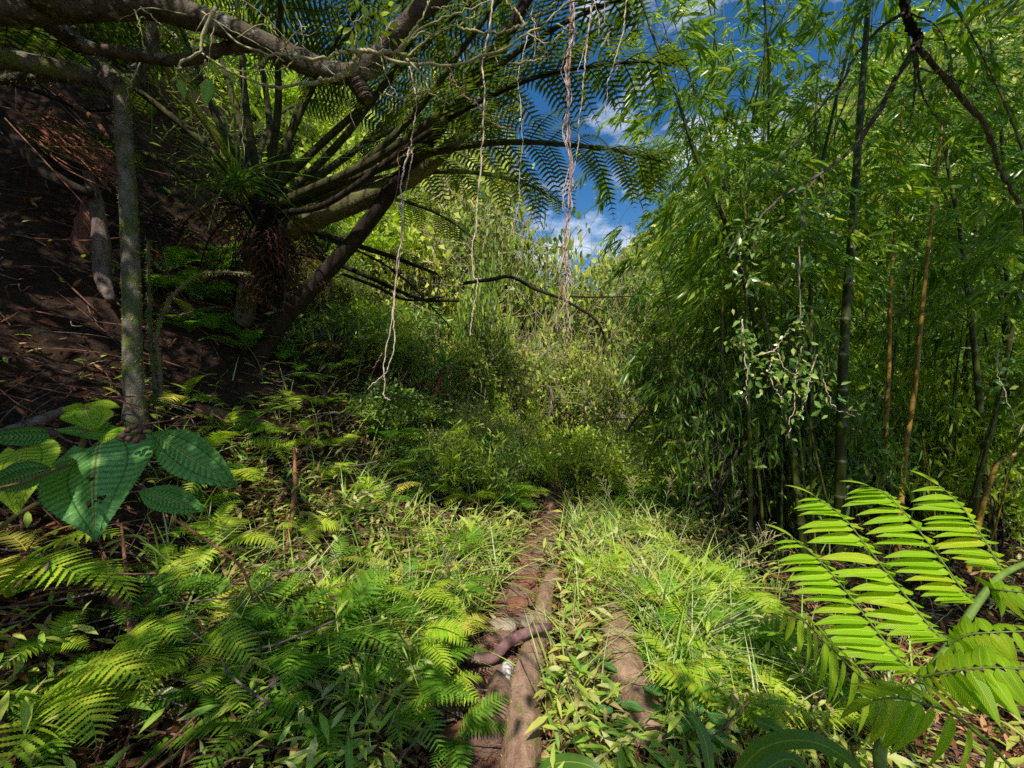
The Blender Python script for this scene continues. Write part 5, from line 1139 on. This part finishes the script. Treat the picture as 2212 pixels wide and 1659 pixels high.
# ------------------------------------------------------------------ giant fern frond in the right foreground
gf = thing('giant_fern', 'single huge fern frond with broad glowing yellow green leaflets in the right foreground', 'fern', onG(1.25, 1.25)); go = A(*gf.location)
RA = [onG(1.22, 1.25), P(1900, 1650, 1.42), P(1960, 1530, 1.46), P(2012, 1450, 1.5), P(2062, 1380, 1.52), P(2112, 1303, 1.56), P(2168, 1240, 1.6), P(2260, 1200, 1.66)]
mb = MB(); tube(mb, spl(RA, 40) - go, np.linspace(.021, .009, 40), 10, .5, .04); stalk = mb.build('stalk', M['green_stem'], gf)
T_GL = strip(9, lambda t: .5 * max(.012, math.sin(math.pi * min(1, t ** .62)) ** .75) * .30, .10, .30, .15, 5, -.10)
def pinna(pts, n, Ls, dl, dr, l0=.55, fb=.25, lr=1., lou=0.):
    c = spl([P(*q) for q in pts], 60) - go; T = nrm(np.gradient(c, axis=0)); mb = MB(); tube(mb, c, np.linspace(.0042, .0015, 60), 6, .5, cap=False); pr = mb.build('leaf_branch', M['green_stem'], gf)
    lv = MB(); dl, dr = nrm(A(*dl)), nrm(A(*dr))
    for dv, ls in ((dl, 1.), (dr, lr)):
        t = np.linspace(.05, .97, n) + R.normal(size=n) * .005; t = t[R.random(n) > .05]; n = len(t); i = np.clip((t * 59).astype(int), 0, 59)
        L = Ls * ls * np.interp(t, [0, .12, .3, .75, 1], [l0 * .7, l0, 1, .95, .42]) * R.uniform(.86, 1.08, n)
        d = nrm(dv[None] + T[i] * fb + R.normal(size=(n, 3)) * .07); nn = np.cross(T[i], d); nn *= np.where(nn[:, 2:3] < 0, -1, 1); nn = nrm(.55 * nn + A(0, .1, lou))
        place(lv, T_GL, c[i], d, nrm(nn + R.normal(size=(n, 3)) * .12), np.stack([L * np.interp(t, [0, .15, .4, 1], [1.35, 1.25, 1, .9]), L, L], -1), np.clip(R.normal(.55, .13, n), 0, 1))
    d = nrm(T[-1:]); place(lv, T_GL, c[-1:], d, A(0, 0, 1)[None], A(Ls * .6), A(.6)); lv.build('leaflets', M['giant'], pr)
LFT = (-1, .25, -.02); RGT = (.85, .35, -.30)
pinna([(2012, 1450, 1.5), (1960, 1440, 1.52), (1900, 1370, 1.58), (1830, 1280, 1.66), (1770, 1210, 1.72), (1715, 1163, 1.76)], 21, .185, LFT, RGT, lr=.8, lou=1.)
pinna([(2062, 1380, 1.52), (2025, 1370, 1.54), (1955, 1285, 1.62), (1880, 1190, 1.7), (1820, 1115, 1.76), (1762, 1073, 1.8)], 23, .19, LFT, RGT, lr=.8, lou=1.)
pinna([(2112, 1303, 1.56), (2085, 1280, 1.58), (2030, 1205, 1.64), (1965, 1120, 1.72), (1915, 1068, 1.78), (1882, 1052, 1.8)], 21, .185, LFT, RGT, lr=.8, lou=1.)
pinna([(2168, 1240, 1.6), (2150, 1205, 1.62), (2110, 1140, 1.68), (2070, 1085, 1.74), (2028, 1048, 1.8)], 18, .175, LFT, RGT, lr=.8, lou=1.)
pinna([(1985, 1500, 1.46), (1925, 1512, 1.42), (1860, 1462, 1.36), (1790, 1395, 1.32), (1735, 1342, 1.30), (1690, 1325, 1.30)], 15, .15, (.12, -.25, -1), (.75, .8, -.35), fb=.35)
pinna([(1990, 1462, 1.46), (2060, 1450, 1.38), (2140, 1442, 1.32), (2240, 1448, 1.28)], 12, .14, (.1, -.25, -1), (.35, .9, .1), .5, fb=.3)
pinna([(2050, 1392, 1.5), (2090, 1372, 1.46), (2150, 1366, 1.42), (2260, 1362, 1.4)], 12, .12, (.1, -.25, -1), (.3, .9, .1), .5, fb=.3)
pinna([(2140, 1275, 1.57), (2170, 1275, 1.52), (2260, 1285, 1.48)], 8, .10, (.1, -.25, -1), (.3, .9, .1), .5, fb=.3)
pinna([(2260, 1760, 1.05), (2183, 1655, .98), (2080, 1558, .95), (2000, 1522, .94), (1930, 1508, .95), (1885, 1514, .96)], 12, .135, (-.05, -.2, -1), (.5, 1, .0), .7, fb=.45)

# ------------------------------------------------------------------ red stemmed cordyline-like plant far left of the trail end
tp_ = thing('tuft_plant', 'small plant with a red stem and blue green leaf tuft, left of the trail end', 'plant', P(925, 895, 6.2)); o = A(*tp_.location); mb = MB()
tube(mb, spl([P(925, 895, 6.2), P(938, 855, 6.2), P(952, 815, 6.2), P(960, 790, 6.2)], 12) - o, .04, 7, .5); mb.build('stem', M['dead_frond'], tp_)
mb = MB(); k = 30; c = P(962, 786, 6.2) - o; place(mb, T_BAMB2, np.tile(c, (k, 1)), rdir(k) + A(0, 0, .3), np.tile(A(0, 0, 1), (k, 1)), R.uniform(.3, .5, k), R.random(k) * .3); mb.build('leaves', M['clidemia'], tp_)

# ------------------------------------------------------------------ unseen leaf clumps added toward the sun for shade, hung on overhanging_tree
def infrustum(p, m=1.04):
    if p[1] < .05: return False
    return abs(p[0] / p[1]) < 1.2 * m and abs((p[2] - CZ) / p[1]) < .9 * m
CL = []
def shade(x0, x1, y0, y1, n, h0=2.8, h1=4.6, dz=0.):
    k = 0
    while k < n:
        x, y = R.uniform(x0, x1), R.uniform(y0, y1); p = onG(x, y, dz); t = R.uniform(h0, h1) / SUN[2]
        while infrustum(p + SUN * t + A(0, .25, -.25)) or infrustum(p + SUN * t): t += .1
        q = p + SUN * t
        if abs(q[0]) < .6 and abs(q[1]) < .6 and q[2] < 2.6: continue
        CL.append(q); k += 1
shade(-6.8, -2.0, 2.0, 5.6, 175)
shade(-3.2, -1.5, 1.2, 2.6, 15)
shade(-1.6, -.7, 1.1, 2.2, 6)
shade(.45, 1.15, 1.35, 1.75, 8, 2.6, 3.4)
for z_ in (0, .8, 1.6): shade(1.7, 6.0, 4.4, 7.5, 21, 4.0, 5.6, z_)
shade(-3.2, .9, 5.2, 8.0, 26, 4.6, 6.0, .3)
shade(2.1, 3.6, 3.0, 5.5, 36, 3, 4.5)
shade(-1.4, 1.0, 5.4, 6.6, 7, 4.0, 5.0)
for q in [P(215, 1040, .66) + SUN * 1.6, P(215, 990, .68) + SUN * 1.9, P(400, 985, .66) + SUN * 1.7, P(300, 1000, .66) + SUN * 2.0]: CL.append(q)
CL = np.array(CL); n = len(CL); per = 110
i = np.repeat(np.arange(n), per); k = len(i); p = CL[i] + R.normal(size=(k, 3)) * A(.2, .2, .12)
vis = np.array([not infrustum(q) for q in p]); p = p[vis]; k = len(p)
mb = MB(); place(mb, T_OV, p - ob, rdir(k) + A(0, 0, -.2), nrm(rdir(k) * .8 + A(0, 0, 1)), R.uniform(.06, .12, k), R.random(k)); mb.build('crown', M['canopy'], over)  # this crown is only the added shade clumps, kept out of view
mb = MB(); hub = [A(-2.6, .8, 4.6), A(-1.8, -3.0, 4.8), A(-2.0, .2, 5.2), A(-4.4, .8, 4.9), A(2.6, -3.0, 4.8)]
for a, b in ((0, 1), (0, 3), (0, 2), (1, 4)): tube(mb, spl([hub[a] - ob, (hub[a] + hub[b]) / 2 - ob + A(0, 0, .2), hub[b] - ob], 10), .05, 7, .5, .1)
for q in CL:
    h = min(hub, key=lambda z: np.linalg.norm(z - q)); 
    b = spl([h - ob, (h + q) / 2 - ob + A(0, 0, .15), q - ob], 8)
    if any(infrustum(z + ob) for z in b): continue
    tube(mb, b, np.linspace(.012, .004, 8), 5, .5, cap=False)
mb.build('shade_boughs', M['bark_dark'], over)  # unseen branches added to carry the shade clumps

# ------------------------------------------------------------------ light, sky, camera
w = bpy.data.worlds.new("World"); sc.world = w; w.use_nodes = True; nt = w.node_tree; bg = nt.nodes['Background']
sky = nt.nodes.new('ShaderNodeTexSky'); sky.sky_type = 'NISHITA'; sky.sun_disc = False; sky.sun_elevation = EL; sky.sun_rotation = AZ; sky.air_density = 1.0; sky.dust_density = .3; sky.ozone_density = 1.8
tc = nt.nodes.new('ShaderNodeTexCoord')
cl_ = noise(nt, tc.outputs['Generated'], 2.6, 7, .6, (1, 1, 2.2))
f = ramp(nt, cl_, [(.53, (0, 0, 0)), (.68, (1, 1, 1))])
mixed = mixc(nt, f, sky.outputs[0], (9.5, 9.8, 10.4))
hs = nt.nodes.new('ShaderNodeHueSaturation'); hs.inputs['Saturation'].default_value = 1.35; nt.links.new(mixed, hs.inputs['Color'])
nt.links.new(hs.outputs[0], bg.inputs[0]); bg.inputs[1].default_value = .13
sl = bpy.data.lights.new('sun', 'SUN'); sl.energy = 5.0; sl.angle = math.radians(.55); sl.color = (1, .95, .86)
so = bpy.data.objects.new('sun', sl); col.objects.link(so); so.rotation_euler = Vector(-SUN).to_track_quat('-Z', 'Y').to_euler(); so.location = (0, -5, 12)
cam = bpy.data.cameras.new('camera'); cam.sensor_width = 36; cam.lens = 15.0; cam.clip_start = .05; cam.clip_end = 500
cobj = bpy.data.objects.new('camera', cam); col.objects.link(cobj); cobj.location = (0, 0, CZ); cobj.rotation_euler = (math.pi / 2, 0, 0); sc.camera = cobj
sc.view_settings.view_transform = 'Standard'; sc.view_settings.look = 'None'; sc.view_settings.exposure = 0; sc.view_settings.gamma = 1
cy = sc.cycles; cy.max_bounces = 3; cy.diffuse_bounces = 1; cy.glossy_bounces = 2; cy.transmission_bounces = 2; cy.transparent_max_bounces = 4
cy.caustics_reflective = False; cy.caustics_refractive = False; cy.sample_clamp_indirect = 4; cy.use_denoising = False; cy.use_adaptive_sampling = False
